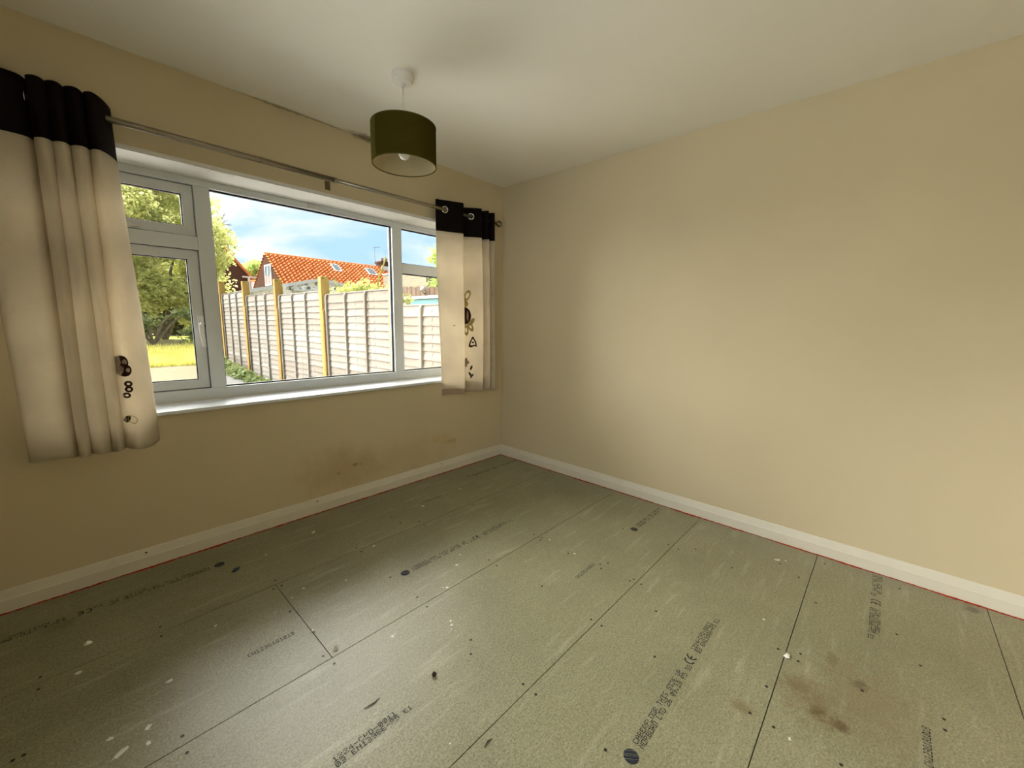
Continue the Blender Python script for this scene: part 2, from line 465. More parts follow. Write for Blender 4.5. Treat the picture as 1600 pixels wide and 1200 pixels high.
class MB:
    def __init__(self):
        self.v = []; self.f = []
    def add(self, verts, faces):
        o = len(self.v)
        self.v += [tuple(p) for p in verts]
        self.f += [tuple(i + o for i in fc) for fc in faces]
        return self
    def box(self, x0, x1, y0, y1, z0, z1):
        return self.add([(x0, y0, z0), (x1, y0, z0), (x1, y1, z0), (x0, y1, z0), (x0, y0, z1), (x1, y0, z1), (x1, y1, z1), (x0, y1, z1)],
                        [(0, 3, 2, 1), (4, 5, 6, 7), (0, 1, 5, 4), (1, 2, 6, 5), (2, 3, 7, 6), (3, 0, 4, 7)])
    def prism(self, poly, axis, a, b):
        """poly: 2-D outline in the two other axes (x,y,z order), extruded along axis from a to b"""
        def mk(p, t):
            q = list(p); q.insert(axis, t); return tuple(q)
        n = len(poly)
        vs = [mk(p, a) for p in poly] + [mk(p, b) for p in poly]
        fs = [tuple(range(n)), tuple(range(2 * n - 1, n - 1, -1))]
        fs += [(i, i + n, (i + 1) % n + n, (i + 1) % n) for i in range(n)]
        return self.add(vs, fs)
    def tube(self, pts, r, n=8, cap=True):
        pts = [Vector(p) for p in pts]
        rs = r if isinstance(r, (list, tuple)) else [r] * len(pts)
        rings = []
        for i, p in enumerate(pts):
            t = (pts[min(i + 1, len(pts) - 1)] - pts[max(i - 1, 0)]).normalized()
            a = t.orthogonal().normalized()
            if abs(t.z) < 0.95:
                a = t.cross(Vector((0, 0, 1))).normalized()
            b = t.cross(a)
            rings.append([p + (a * math.cos(2 * PI * k / n) + b * math.sin(2 * PI * k / n)) * rs[i] for k in range(n)])
        vs = [q for rg in rings for q in rg]
        fs = []
        for i in range(len(pts) - 1):
            for k in range(n):
                fs.append((i * n + k, i * n + (k + 1) % n, (i + 1) * n + (k + 1) % n, (i + 1) * n + k))
        if cap:
            fs.append(tuple(range(n - 1, -1, -1)))
            fs.append(tuple((len(pts) - 1) * n + k for k in range(n)))
        return self.add(vs, fs)
    def lathe(self, prof, c, n=32, axis=Vector((0, 0, 1)), cap=True):
        axis = Vector(axis).normalized()
        a = axis.orthogonal().normalized(); b = axis.cross(a)
        c = Vector(c)
        vs = []
        for (r, h) in prof:
            for k in range(n):
                t = 2 * PI * k / n
                vs.append(c + axis * h + (a * math.cos(t) + b * math.sin(t)) * r)
        fs = []
        for i in range(len(prof) - 1):
            for k in range(n):
                fs.append((i * n + k, i * n + (k + 1) % n, (i + 1) * n + (k + 1) % n, (i + 1) * n + k))
        if cap:
            fs.append(tuple(range(n - 1, -1, -1)))
            fs.append(tuple((len(prof) - 1) * n + k for k in range(n)))
        return self.add(vs, fs)
    def torus(self, c, axis, R0, r, n=24, m=8):
        prof = []
        for j in range(m + 1):
            t = 2 * PI * j / m
            prof.append((R0 + r * math.cos(t), r * math.sin(t)))
        return self.lathe(prof, c, n, axis, cap=False)
    def sphere(self, c, r, n=16, m=10, sz=1.0):
        prof = [(max(1e-4, r * math.sin(PI * j / m)), -r * sz * math.cos(PI * j / m)) for j in range(m + 1)]
        return self.lathe(prof, c, n)
    def blob(self, c, sx, sy, sz, seed=0, n=10, m=6):
        rnd = random.Random(seed)
        o = len(self.v)
        self.sphere((0, 0, 0), 1.0, n, m)
        for i in range(o, len(self.v)):
            p = Vector(self.v[i])
            k = 1 + 0.45 * mnoise.noise(p * 1.7 + Vector((seed * 3.1, seed, 0)))
            self.v[i] = (c[0] + p.x * sx * k, c[1] + p.y * sy * k, max(c[2] + p.z * sz * k, 0.0003 if c[2] < 0.05 else -99))
        return self
    def mesh(self, name, origin=(0, 0, 0), smooth=False):
        me = bpy.data.meshes.new(name)
        ox, oy, oz = origin
        me.from_pydata([(x - ox, y - oy, z - oz) for x, y, z in self.v], [], self.f)
        me.update()
        if smooth:
            me.polygons.foreach_set('use_smooth', [True] * len(me.polygons))
        return me
    def center(self, base=False):
        xs, ys, zs = zip(*self.v)
        return ((min(xs) + max(xs)) / 2, (min(ys) + max(ys)) / 2, min(zs) if base else (min(zs) + max(zs)) / 2)

def fix_normals(me):
    bm = bmesh.new(); bm.from_mesh(me)
    bmesh.ops.recalc_face_normals(bm, faces=bm.faces)
    bm.to_mesh(me); bm.free()

def worig(o):
    return ORIG.get(o.name, Vector((0, 0, 0)))

def obj(name, mb, mat, parent=None, smooth=False, bevel=0.0, recalc=True, auto=None):
    c = Vector(mb.center(base=parent is None))
    me = mb.mesh(name, c, smooth)
    if recalc:
        fix_normals(me)
    me.materials.append(M[mat] if isinstance(mat, str) else mat)
    return place(name, me, c, parent, bevel)

def place(name, me, c, parent=None, bevel=0.0, rot=None):
    o = bpy.data.objects.new(name, me)
    COL.objects.link(o)
    c = Vector(c)
    if parent is not None:
        o.parent = parent
        o.location = c - worig(parent)
    else:
        o.location = c
    if rot:
        o.rotation_euler = rot
    ORIG[o.name] = c
    if bevel > 0:
        md = o.modifiers.new('bevel', 'BEVEL')
        md.width = bevel; md.segments = 2; md.limit_method = 'ANGLE'
    return o

def empty(name, loc):
    o = bpy.data.objects.new(name, None)
    o.empty_display_size = 0.1
    COL.objects.link(o)
    o.location = loc
    ORIG[o.name] = Vector(loc)
    return o

def tag(o, label, cat, group=None):
    o['label'] = label
    o['category'] = cat
    if group:
        o['group'] = group
    return o

def struct(o, label, cat):
    o['kind'] = 'structure'
    o['label'] = label
    o['category'] = cat
    return o

# ================================================================== THE ROOM
XL, YB, H = -3.15, -3.80, 2.347      # left wall, back wall, ceiling height
WX0, WX1, WZ0, WZ1 = -2.72, -0.30, 0.745, 1.945   # window opening
WT = 0.33                            # outer wall thickness

mb = MB()
mb.box(XL - 0.15, WX0, 0, WT, -0.05, H + 0.1)
mb.box(WX1, 0.15, 0, WT, -0.05, H + 0.1)
mb.box(WX0, WX1, 0, WT, -0.05, WZ0)
mb.box(WX0, WX1, 0, WT, WZ1, H + 0.1)
struct(obj('wall_window', mb, 'wall_window'), 'beige painted wall with the wide window in it', 'wall')
struct(obj('wall_right', MB().box(0, 0.15, YB - 0.15, 0.0, -0.05, H + 0.1), 'wall'), 'plain beige wall meeting the window wall at the corner', 'wall')
mb = MB()
mb.box(XL - 0.15, XL, YB - 0.15, -3.40, -0.05, H + 0.1)
mb.box(XL - 0.15, XL, -1.10, 0.0, -0.05, H + 0.1)
mb.box(XL - 0.15, XL, -3.40, -1.10, -0.05, 0.80)
mb.box(XL - 0.15, XL, -3.40, -1.10, 2.05, H + 0.1)
struct(obj('wall_left', mb, 'wall'), 'beige wall beside the long curtain', 'wall')
struct(obj('wall_back', MB().box(XL, 0, YB - 0.15, YB, -0.05, H + 0.1), 'wall'), 'beige wall opposite the window', 'wall')
struct(obj('ceiling', MB().box(XL, 0, YB, 0, H, H + 0.1), 'ceiling'), 'smooth pale painted ceiling with mould at the window edge', 'ceiling')

# floor: dark joist level with green chipboard sheets laid on it
floor = struct(obj('floor', MB().box(XL, 0, YB, 0, -0.10, -0.021), 'subfloor'), 'bare green chipboard sheet floor with printed markings', 'floor')
GAP = 0.0015
ROWS = [(0.0, -0.6, [XL, -2.95, 0.0]), (-0.6, -1.2, [XL, -2.10, 0.0]), (-1.2, -1.8, [XL, -0.925, 0.0]),
        (-1.8, -2.4, [XL, -2.13, 0.0]), (-2.4, -3.0, [XL, -0.905, 0.0]), (-3.0, -3.6, [XL, -2.10, 0.0]), (-3.6, YB, [XL, -1.2, 0.0])]
BOARDS = {}
for ri, (ya, yb, xs) in enumerate(ROWS):
    for ci in range(len(xs) - 1):
        g = GAP
        ge = 0.0006 if ri in (2, 4) else GAP
        b = obj('floor_board', MB().box(xs[ci] + (ge if ci else 0), xs[ci + 1] - (ge if ci < len(xs) - 2 else 0), yb + g, ya - g, -0.021, 0.0), 'board', floor)
        BOARDS[(ri, ci)] = b
def board_at(x, y):
    for (ri, ci), b in BOARDS.items():
        ya, yb, xs = ROWS[ri]
        if yb <= y <= ya and xs[ci] <= x <= xs[ci + 1]:
            return b
    return floor

# skirting boards
def skirt_profile(t=0.016, h=0.096):
    return [(0, 0), (-t, 0), (-t, 0.056), (-t + 0.002, 0.060), (-0.006, h - 0.003), (-0.004, h), (0, h)]
pr = skirt_profile()
struct(obj('baseboard_window', MB().prism([(a, b) for a, b in pr], 0, XL, 0.0), 'skirting'), 'white chamfered skirting board under the window', 'skirting')
mb = MB()
pr2 = [(a, b) for a, b in pr]
n = len(pr2)
vs1 = [(a, YB, b) for a, b in pr2] + [(a, a if a < 0 else 0, b) for a, b in pr2]
mb.add(vs1, [tuple(range(n)), tuple(range(2 * n - 1, n - 1, -1))] + [(i, i + n, (i + 1) % n + n, (i + 1) % n) for i in range(n)])
struct(obj('baseboard_right', mb, 'skirting'), 'white chamfered skirting board along the plain wall', 'skirting')
struct(obj('baseboard_left', MB().prism([(XL - a, b) for a, b in pr], 1, YB, -0.02), 'skirting'), 'white skirting board beside the curtain wall', 'skirting')
struct(obj('baseboard_back', MB().prism([(YB - a, b) for a, b in pr], 0, XL + 0.02, -0.02), 'skirting'), 'white skirting board opposite the window', 'skirting')

# red carpet fibres left along the skirting: one ragged strip per wall
def ragged_strip(p0, p1, inward, seed, mean=0.007):
    rnd = random.Random(seed)
    p0, p1, inward = Vector(p0), Vector(p1), Vector(inward)
    L = (p1 - p0).length
    nn = int(L / 0.012)
    mb = MB()
    vs = []
    for i in range(nn + 1):
        t = i / nn
        w = max(0.0012, mean * (0.5 + 1.2 * mnoise.noise(Vector((t * L * 5, seed, 0))) + rnd.uniform(-0.3, 0.5)))
        h = 0.0025 + 0.002 * rnd.random()
        a = p0.lerp(p1, t)
        vs += [a + Vector((0, 0, h)), a + inward * w + Vector((0, 0, 0.0006)), a - inward * 0.001]
    fs = []
    for i in range(nn):
        o, q = i * 3, i * 3 + 3
        fs += [(o, q, q + 1, o + 1), (o, o + 2, q + 2, q)]
    return mb.add(vs, fs)
struct(obj('trim_1', ragged_strip((XL + 0.02, -0.0165, 0), (-0.018, -0.0165, 0), (0, -1, 0), 3, 0.011), 'red'), 'ragged red carpet fibre line below the window skirting', 'trim')
struct(obj('trim_2', ragged_strip((-0.0165, -0.02, 0), (-0.0165, YB + 0.02, 0), (-1, 0, 0), 8, 0.010), 'red'), 'ragged red carpet fibre line below the plain wall skirting', 'trim')
# dark stop line under the skirting and pale plaster bead over the window head
struct(obj('trim_3', MB().box(WX0, WX1, -0.004, 0.0, WZ1 - 0.002, WZ1 + 0.013), 'soffit', bevel=0.001), 'thin white plaster bead edging the window head', 'trim')
struct(obj('trim_4', MB().box(WX0 + 0.002, WX1 - 0.002, 0.001, 0.219, WZ1 - 0.006, WZ1 - 0.0005), 'soffit'), 'white plastered soffit of the window recess', 'trim')

# ------------------------------------------------------------------ window
win = empty('window_1', (-1.51, 0.25, 0.762))
struct(win, 'wide white plastic window with five panes', 'window')
FY0, FY1 = 0.22, 0.285       # frame front and back
ZB, ZT = 0.762, 1.939
mb = MB()
mb.box(WX0, WX1, FY0, FY1, ZT - 0.036, ZT)           # head
mb.box(WX0, WX1, FY0, FY1, ZB, 0.824)                # bottom
mb.box(WX0, WX0 + 0.06, FY0, FY1, 0.824, ZT - 0.036)
mb.box(WX1 - 0.06, WX1, FY0, FY1, 0.824, ZT - 0.036)
obj('outer_frame', mb, 'upvc', win, bevel=0.002)
obj('mullion', MB().box(-2.114, -2.044, FY0, FY1, 0.824, ZT - 0.036), 'upvc', win, bevel=0.002)
obj('mullion', MB().box(-0.942, -0.865, FY0, FY1, 0.824, ZT - 0.036), 'upvc', win, bevel=0.002)
obj('transom', MB().box(WX0 + 0.06, -2.114, FY0, FY1, 1.573, 1.641), 'upvc', win, bevel=0.002)
obj('transom', MB().box(-0.865, WX1 - 0.06, FY0, FY1, 1.575, 1.646), 'upvc', win, bevel=0.002)

def ring_frame(x0, x1, z0, z1, w, y0, y1):
    mb = MB()
    mb.prism([(x0, z0), (x1, z0), (x1 - w, z0 + w), (x0 + w, z0 + w)], 1, y0, y1)
    mb.prism([(x0, z1), (x0 + w, z1 - w), (x1 - w, z1 - w), (x1, z1)], 1, y0, y1)
    mb.prism([(x0, z0), (x0 + w, z0 + w), (x0 + w, z1 - w), (x0, z1)], 1, y0, y1)
    mb.prism([(x1, z0), (x1, z1), (x1 - w, z1 - w), (x1 - w, z0 + w)], 1, y0, y1)
    return mb
def glazing(x0, x1, z0, z1, parent, gw=0.007):
    obj('seal', ring_frame(x0, x1, z0, z1, gw, 0.246, 0.262), 'gasket', parent)
    obj('pane', MB().box(x0 + 0.001, x1 - 0.001, 0.252, 0.256, z0 + 0.001, z1 - 0.001), 'glass', parent)
# opening lights on the curtain side: sash set a little back from the frame
SX0, SX1 = WX0 + 0.061, -2.115
obj('rebate_seal', ring_frame(SX0, SX1, 1.641, 1.903, 0.010, 0.250, 0.275), 'gasket', win)
obj('rebate_seal', ring_frame(SX0, SX1, 0.824, 1.573, 0.010, 0.250, 0.275), 'gasket', win)
s1 = obj('fanlight_sash', ring_frame(SX0 + 0.002, SX1 - 0.0025, 1.6445, 1.8995, 0.047, 0.236, 0.28), 'upvc', win, bevel=0.0015)
glazing(SX0 + 0.047, SX1 - 0.047, 1.689, 1.855, s1)
s2 = obj('casement_sash', ring_frame(SX0 + 0.002, SX1 - 0.0025, 0.8275, 1.5695, 0.047, 0.236, 0.28), 'upvc', win, bevel=0.0015)
glazing(SX0 + 0.047, SX1 - 0.047, 0.872, 1.525, s2)
glazing(-2.044, -0.942, 0.824, 1.903, win)
glazing(-0.865, WX1 - 0.06, 0.824, 1.575, win)
glazing(-0.865, WX1 - 0.06, 1.646, 1.903, win)
# plain window added out of view, the opening for the fill light
fill_win = empty('fill_window', (XL - 0.1, -2.25, 0.80))
struct(fill_win, 'white plastic window added out of view for fill light in the wall beside the long curtain', 'window')
mb = MB()
mb.box(XL - 0.13, XL - 0.07, -3.40, -1.10, 0.80, 0.855).box(XL - 0.13, XL - 0.07, -3.40, -1.10, 1.995, 2.05)
mb.box(XL - 0.13, XL - 0.07, -3.40, -3.345, 0.855, 1.995).box(XL - 0.13, XL - 0.07, -1.155, -1.10, 0.855, 1.995)
obj('outer_frame', mb, 'upvc', fill_win)
obj('mullion', MB().box(XL - 0.13, XL - 0.07, -2.285, -2.215, 0.855, 1.995), 'upvc', fill_win)
for ya, yb in ((-3.345, -2.285), (-2.215, -1.155)):
    obj('pane', MB().box(XL - 0.102, XL - 0.098, ya, yb, 0.855, 1.995), 'glass', fill_win)
# casement handle: rose, neck and a cranked lever
hd = obj('handle', MB().box(-2.1475, -2.1215, 0.215, 0.2355, 1.142, 1.226).lathe([(0.0115, 0), (0.0115, 0.030), (0.009, 0.034)], (-2.134, 0.216, 1.180), 14, (0, -1, 0)).tube([(-2.134, 0.186, 1.186), (-2.142, 0.176, 1.168), (-2.145, 0.172, 1.13), (-2.140, 0.174, 1.09), (-2.136, 0.172, 1.058)], [0.012, 0.0125, 0.010, 0.009, 0.009], 10), 'plastic_bright', s2, bevel=0.0015)
obj('handle_lock', MB().lathe([(0.0042, 0), (0.0042, 0.004)], (-2.128, 0.182, 1.176), 10, (0, -1, 0)), 'gasket', s2)
# fanlight stay just past the curtain edge
obj('stay', MB().box(-2.50, -2.345, 0.205, 0.229, 1.652, 1.660).box(-2.40, -2.375, 0.212, 0.229, 1.646, 1.668), 'plastic_white', s1)
# sill board with a rounded nose
obj('window_sill', MB().box(WX0 - 0.03, WX1 + 0.03, -0.032, -0.0005, 0.745, 0.762).box(WX0 + 0.001, WX1 - 0.001, -0.0005, 0.262, 0.7455, 0.762), 'sill', win, bevel=0.003)
obj('sealant_bead', MB().box(WX0 + 0.01, WX1 - 0.01, 0.212, 0.2199, 0.762, 0.767), 'skirting', win)

# small leftover fixings
tag(obj('blind_bracket', MB().box(-1.516, -1.486, -0.004, -0.0003, 1.978, 2.026).lathe([(0.005, 0), (0.003, 0.003)], (-1.5, -0.004, 2.008), 10, (0, -1, 0)), 'brass'),
    'small brown metal bracket screwed to the wall above the window', 'bracket')
tag(obj('clear_bracket', MB().box(-1.535, -1.495, 0.205, 0.2195, 1.904, 1.932).box(-1.525, -1.505, 0.196, 0.205, 1.900, 1.916), 'plastic_clear'),
    'small pale plastic blind clip on the window head frame', 'bracket')
tag(obj('filler_strip', MB().box(-2.075, -1.97, 0.012, 0.045, 1.9375, 1.9389), 'skirting'), 'small cream strip of filler stuck on the window soffit', 'filler strip')

# ------------------------------------------------------------------ curtain pole
PY, PZ = -0.08, 2.018
pole = empty('curtain_pole', (-1.5, PY, PZ))
tag(pole, 'brushed steel telescopic curtain pole with ball ends above the window', 'curtain pole')
obj('pole_tube', MB().tube([(-2.98, PY, PZ + 0.004), (-1.49, PY, PZ)], 0.0135, 16), 'steel', pole, smooth=True)
obj('pole_tube', MB().tube([(-1.49, PY, PZ), (-0.165, PY, PZ)], 0.0112, 16), 'steel', pole, smooth=True)
obj('collar', MB().tube([(-1.500, PY, PZ), (-1.478, PY, PZ)], 0.0152, 16), 'steel', pole)
obj('joint_ring', MB().tube([(-1.8795, PY, PZ + 0.001), (-1.8765, PY, PZ + 0.001)], 0.0142, 16), 'brass', pole)
for fx, s in ((-0.165, 1), (-2.98, -1)):
    obj('finial', MB().lathe([(0.009, 0), (0.013, 0.004 ), (0.009, 0.010), (0.016, 0.016), (0.0245, 0.028), (0.0265, 0.038), (0.0245, 0.049), (0.016, 0.060), (0.002, 0.065)], (fx, PY, PZ + (0.004 if s < 0 else 0)), 20, (s, 0, 0)), 'steel_dark', pole, smooth=True)
for bx in (-2.93, -0.20):
    obj('wall_bracket', MB().tube([(bx, -0.001, PZ - 0.02), (bx, PY + 0.005, PZ - 0.02)], 0.006, 10).lathe([(0.022, 0), (0.022, 0.004), (0.012, 0.008)], (bx, -0.0005, PZ - 0.02), 16, (0, -1, 0)).torus((bx, PY, PZ), (1, 0, 0), 0.018, 0.004, 18, 6), 'steel', pole)

# ------------------------------------------------------------------ curtains
def catmull(pts, per):
    out = []
    P = [pts[0]] + list(pts) + [pts[-1]]
    for i in range(1, len(P) - 2):
        for k in range(per):
            t = k / per
            q = []
            for a in range(len(pts[0])):
                p0, p1, p2, p3 = P[i - 1][a], P[i][a], P[i + 1][a], P[i + 2][a]
                q.append(0.5 * ((2 * p1) + (-p0 + p2) * t + (2 * p0 - 5 * p1 + 4 * p2 - p3) * t * t + (-p0 + 3 * p1 - 3 * p2 + p3) * t ** 3))
            out.append(tuple(q))
    out.append(pts[-1])
    return out

class Curtain:
    """plan path at the top and at the hem, hung between ztop and zbot"""
    def __init__(self, top, hem, ztop, zbot, per=7, seed=1):
        self.a = catmull(top, per); self.b = catmull(hem, per)
        self.zt, self.zb, self.seed = ztop, zbot, seed
        self.n = len(self.a)
    def pt(self, i, v):
        a, b = self.a[i], self.b[i]
        s = v * v * (3 - 2 * v)
        z = self.zt + (self.zb - self.zt) * v
        w = 0.006 * math.sin(v * 5.0 + i * 0.03) * min(1, v * 3)
        nz = mnoise.noise(Vector((i * 0.11, v * 3.5, self.seed)))
        return Vector((a[0] + (b[0] - a[0]) * s + nz * 0.003 * v, a[1] + (b[1] - a[1]) * s + w + nz * 0.006 * v, z + 0.006 * v * v * math.sin(i * 0.12)))
    def grid(self, v0, v1, rows, off=0.0):
        mb = MB()
        vs, fs = [], []
        for r in range(rows + 1):
            v = v0 + (v1 - v0) * r / rows
            for i in range(self.n):
                p = self.pt(i, v)
                vs.append((p.x, p.y - off, p.z))
        for r in range(rows):
            for i in range(self.n - 1):
                k = r * self.n + i
                fs.append((k, k + 1, k + self.n + 1, k + self.n))
        return mb.add(vs, fs)
    def vz(self, z):
        return (z - self.zt) / (self.zb - self.zt)
    def front(self, x, z, lo=0, hi=None):
        v = self.vz(z)
        best = None
        for i in range(lo, (hi or self.n) - 1):
            p, q = self.pt(i, v), self.pt(i + 1, v)
            if min(p.x, q.x) - 1e-6 <= x <= max(p.x, q.x) + 1e-6:
                t = 0 if abs(q.x - p.x) < 1e-9 else (x - p.x) / (q.x - p.x)
                y = p.y + (q.y - p.y) * t
                if best is None or y < best:
                    best = y
        if best is None:
            best = min((abs(self.pt(i, v).x - x), self.pt(i, v).y) for i in range(lo, hi or self.n))[1]
        return best

def make_curtain(name, label, cur, zband, eyelets):
    loc = cur.pt(cur.n // 2, 1.0)
    root = empty(name, (loc.x, loc.y, cur.zb))
    tag(root, label, 'curtain')
    vb = cur.vz(zband)
    d = obj('drape', cur.grid(vb, 1.0, 44), 'curtain', root, smooth=True, recalc=False)
    bnd = obj('top_band', cur.grid(0.0, vb, 10), 'band', root, smooth=True, recalc=False)
    for o in (d, bnd):
        md = o.modifiers.new('thick', 'SOLIDIFY'); md.thickness = 0.003; md.offset = 0
    # eyelets where the cloth crosses the pole
    v = cur.vz(PZ)
    cnt = 0
    for i in range(cur.n - 1):
        p, q = cur.pt(i, v), cur.pt(i + 1, v)
        if (p.y - PY) * (q.y - PY) < 0:
            cnt += 1
            if cnt not in eyelets:
                continue
            t = (PY - p.y) / (q.y - p.y)
            c = p.lerp(q, t)
            tg = (q - p).normalized()
            nrm = Vector((-tg.y, tg.x, 0))
            obj('eyelet', MB().torus((c.x, c.y, PZ), nrm, 0.0205, 0.0055, 22, 8), 'steel_bright', root, smooth=True)
    return root

def appl(cur, root, mat, outline, cx, cz, name='applique', off=0.0035, ring=None, lo=0, hi=None):
    """flat printed shape on the front of the cloth; outline in metres round (cx, cz)"""
    mb = MB()
    nn = len(outline)
    pts = []
    def w(dx, dz):
        x, z = cx + dx, cz + dz
        return (x, cur.front(x, z, lo, hi) - off, z)
    if ring is None:
        vs = [w(0, 0)] + [w(*p) for p in outline]
        fs = [(0, 1 + k, 1 + (k + 1) % nn) for k in range(nn)]
    else:
        vs = [w(*p) for p in outline] + [w(p[0] * ring, p[1] * ring) for p in outline]
        fs = [(k, (k + 1) % nn, nn + (k + 1) % nn, nn + k) for k in range(nn)]
    mb.add(vs, fs)
    o = obj(name, mb, mat, root, recalc=False)
    return o
def ell(rx, rz, rot=0, n=18, lob=0.0, k=0):
    out = []
    for i in range(n):
        t = 2 * PI * i / n
        s = 1 + lob * math.cos(k * t)
        x, z = rx * s * math.cos(t), rz * s * math.sin(t)
        out.append((x * math.cos(rot) - z * math.sin(rot), x * math.sin(rot) + z * math.cos(rot)))
    return out

# long curtain: broad flat width, then four rolled folds, returning to the window
topL = [(-2.815, -0.075), (-2.80, -0.100), (-2.76, -0.118), (-2.71, -0.122), (-2.665, -0.108), (-2.642, -0.055), (-2.648, -0.120), (-2.622, -0.145), (-2.600, -0.110),
        (-2.602, -0.050), (-2.600, -0.120), (-2.575, -0.145), (-2.556, -0.110), (-2.556, -0.050), (-2.552, -0.120), (-2.525, -0.145), (-2.505, -0.110),
        (-2.506, -0.045), (-2.500, -0.118), (-2.482, -0.145), (-2.462, -0.125), (-2.444, -0.090), (-2.430, -0.052), (-2.420, -0.018)]
hemL = [(-2.790, -0.085), (-2.778, -0.110), (-2.74, -0.125), (-2.70, -0.128), (-2.670, -0.115), (-2.648, -0.075), (-2.652, -0.120), (-2.635, -0.140), (-2.616, -0.115),
        (-2.617, -0.070), (-2.612, -0.120), (-2.585, -0.142), (-2.556, -0.115), (-2.555, -0.070), (-2.548, -0.118), (-2.530, -0.138), (-2.512, -0.112),
        (-2.512, -0.075), (-2.500, -0.128), (-2.474, -0.152), (-2.448, -0.138), (-2.422, -0.108), (-2.400, -0.072), (-2.386, -0.036)]
curL = Curtain(topL, hemL, 2.084, 0.630, 7, 2)
rootL = make_curtain('curtain', 'cream curtain with dark brown top band gathered at the window end away from the corner', curL, 1.872, (2, 4, 6, 8))
def apL(mat, outl, x, z, off=0.0035, ring=None):
    appl(curL, rootL, mat, outl, x, z, off=off, ring=ring, lo=121)
apL('print_brown', ell(0.022, 0.030), -2.492, 1.018)
apL('print_brown', ell(0.024, 0.028), -2.486, 0.984, off=0.0045)
apL('print_taupe', ell(0.008, 0.011), -2.494, 0.990, off=0.0055)
apL('print_brown', ell(0.0135, 0.0135), -2.478, 0.924, ring=0.40)
apL('print_brown', ell(0.0135, 0.0135), -2.478, 0.900, ring=0.40)
apL('print_brown', ell(0.0130, 0.0125), -2.487, 0.874, ring=0.40)
apL('print_green', ell(0.009, 0.017, -0.4), -2.494, 0.768)
apL('print_olive', ell(0.014, 0.020, 0.5), -2.478, 0.765, ring=0.82)

# short-gathered curtain by the corner
topR = [(-0.748, -0.050), (-0.742, -0.062), (-0.690, -0.080), (-0.62, -0.108), (-0.565, -0.128), (-0.545, -0.118), (-0.530, -0.080), (-0.515, -0.045), (-0.495, -0.040), (-0.450, -0.070),
        (-0.395, -0.112), (-0.365, -0.122), (-0.352, -0.100), (-0.352, -0.055), (-0.340, -0.048), (-0.318, -0.085), (-0.296, -0.122), (-0.282, -0.112), (-0.278, -0.060), (-0.262, -0.052), (-0.242, -0.085), (-0.222, -0.115), (-0.208, -0.108)]
hemR = [(-0.718, -0.052), (-0.712, -0.062), (-0.665, -0.082), (-0.61, -0.108), (-0.560, -0.126), (-0.542, -0.118), (-0.528, -0.080), (-0.510, -0.048), (-0.485, -0.045), (-0.435, -0.078),
        (-0.375, -0.112), (-0.340, -0.120), (-0.328, -0.098), (-0.328, -0.058), (-0.314, -0.050), (-0.290, -0.085), (-0.262, -0.120), (-0.250, -0.110), (-0.246, -0.062), (-0.232, -0.055), (-0.215, -0.085), (-0.192, -0.112), (-0.180, -0.106)]
curR = Curtain(topR, hemR, 2.082, 0.645, 7, 5)
rootR = make_curtain('curtain', 'narrow cream curtain with dark brown eyelet band bunched beside the room corner', curR, 1.866, (1, 2, 3, 4))
hemmb = MB()
vs, fs = [], []
ni = 32
for r in range(4):
    v = curR.vz(0.695) + (1.0 - curR.vz(0.695)) * r / 3
    for i in range(ni):
        p = curR.pt(i, v); vs.append((p.x, p.y - 0.0035, p.z))
for r in range(3):
    for i in range(ni - 1):
        k = r * ni + i
        fs.append((k, k + 1, k + ni + 1, k + ni))
hemmb.add(vs, fs)
obj('hem', hemmb, 'hem', rootR, smooth=True, recalc=False)
AR = dict(lo=52, hi=84)
def apR(mat, outl, x, z, off=0.0035, ring=None):
    appl(curR, rootR, mat, outl, x, z, off=off, ring=ring, **AR)
apR('print_brown', ell(0.044, 0.068), -0.484, 1.262)
apR('print_taupe', ell(0.006, 0.040), -0.464, 1.262, off=0.0055)
apR('print_olive', ell(0.020, 0.044, -0.3), -0.464, 1.420, ring=0.55)
apR('print_olive', ell(0.020, 0.026), -0.478, 1.356)
apR('print_olive', ell(0.018, 0.044, 0.35), -0.446, 1.180, ring=0.45)
apR('print_olive', ell(0.016, 0.044, 0.1), -0.474, 1.150, ring=0.45)
apR('print_olive', ell(0.014, 0.034, -0.5), -0.436, 1.215)
bell = [(-0.030, -0.034), (-0.012, -0.042), (0.010, -0.030), (0.030, -0.036), (0.024, 0.004), (0.010, 0.030), (0.004, 0.045), (-0.006, 0.045), (-0.014, 0.024), (-0.026, -0.006)]
apR('print_brown', bell, -0.428, 1.052, ring=0.58)
apR('print_brown', ell(0.010, 0.006), -0.428, 1.052)
apR('print_taupe', ell(0.024, 0.034, 0, 18, 0.25, 5), -0.478, 0.890)
apR('print_green', ell(0.008, 0.020, -0.3), -0.436, 0.846)
apR('print_green', ell(0.008, 0.022, 0.5), -0.442, 0.792)
apR('print_green', ell(0.007, 0.022, -0.6), -0.430, 0.778)
appl(curR, rootR, 'print_olive', ell(0.008, 0.005), -0.630, 1.185, lo=0, hi=40)

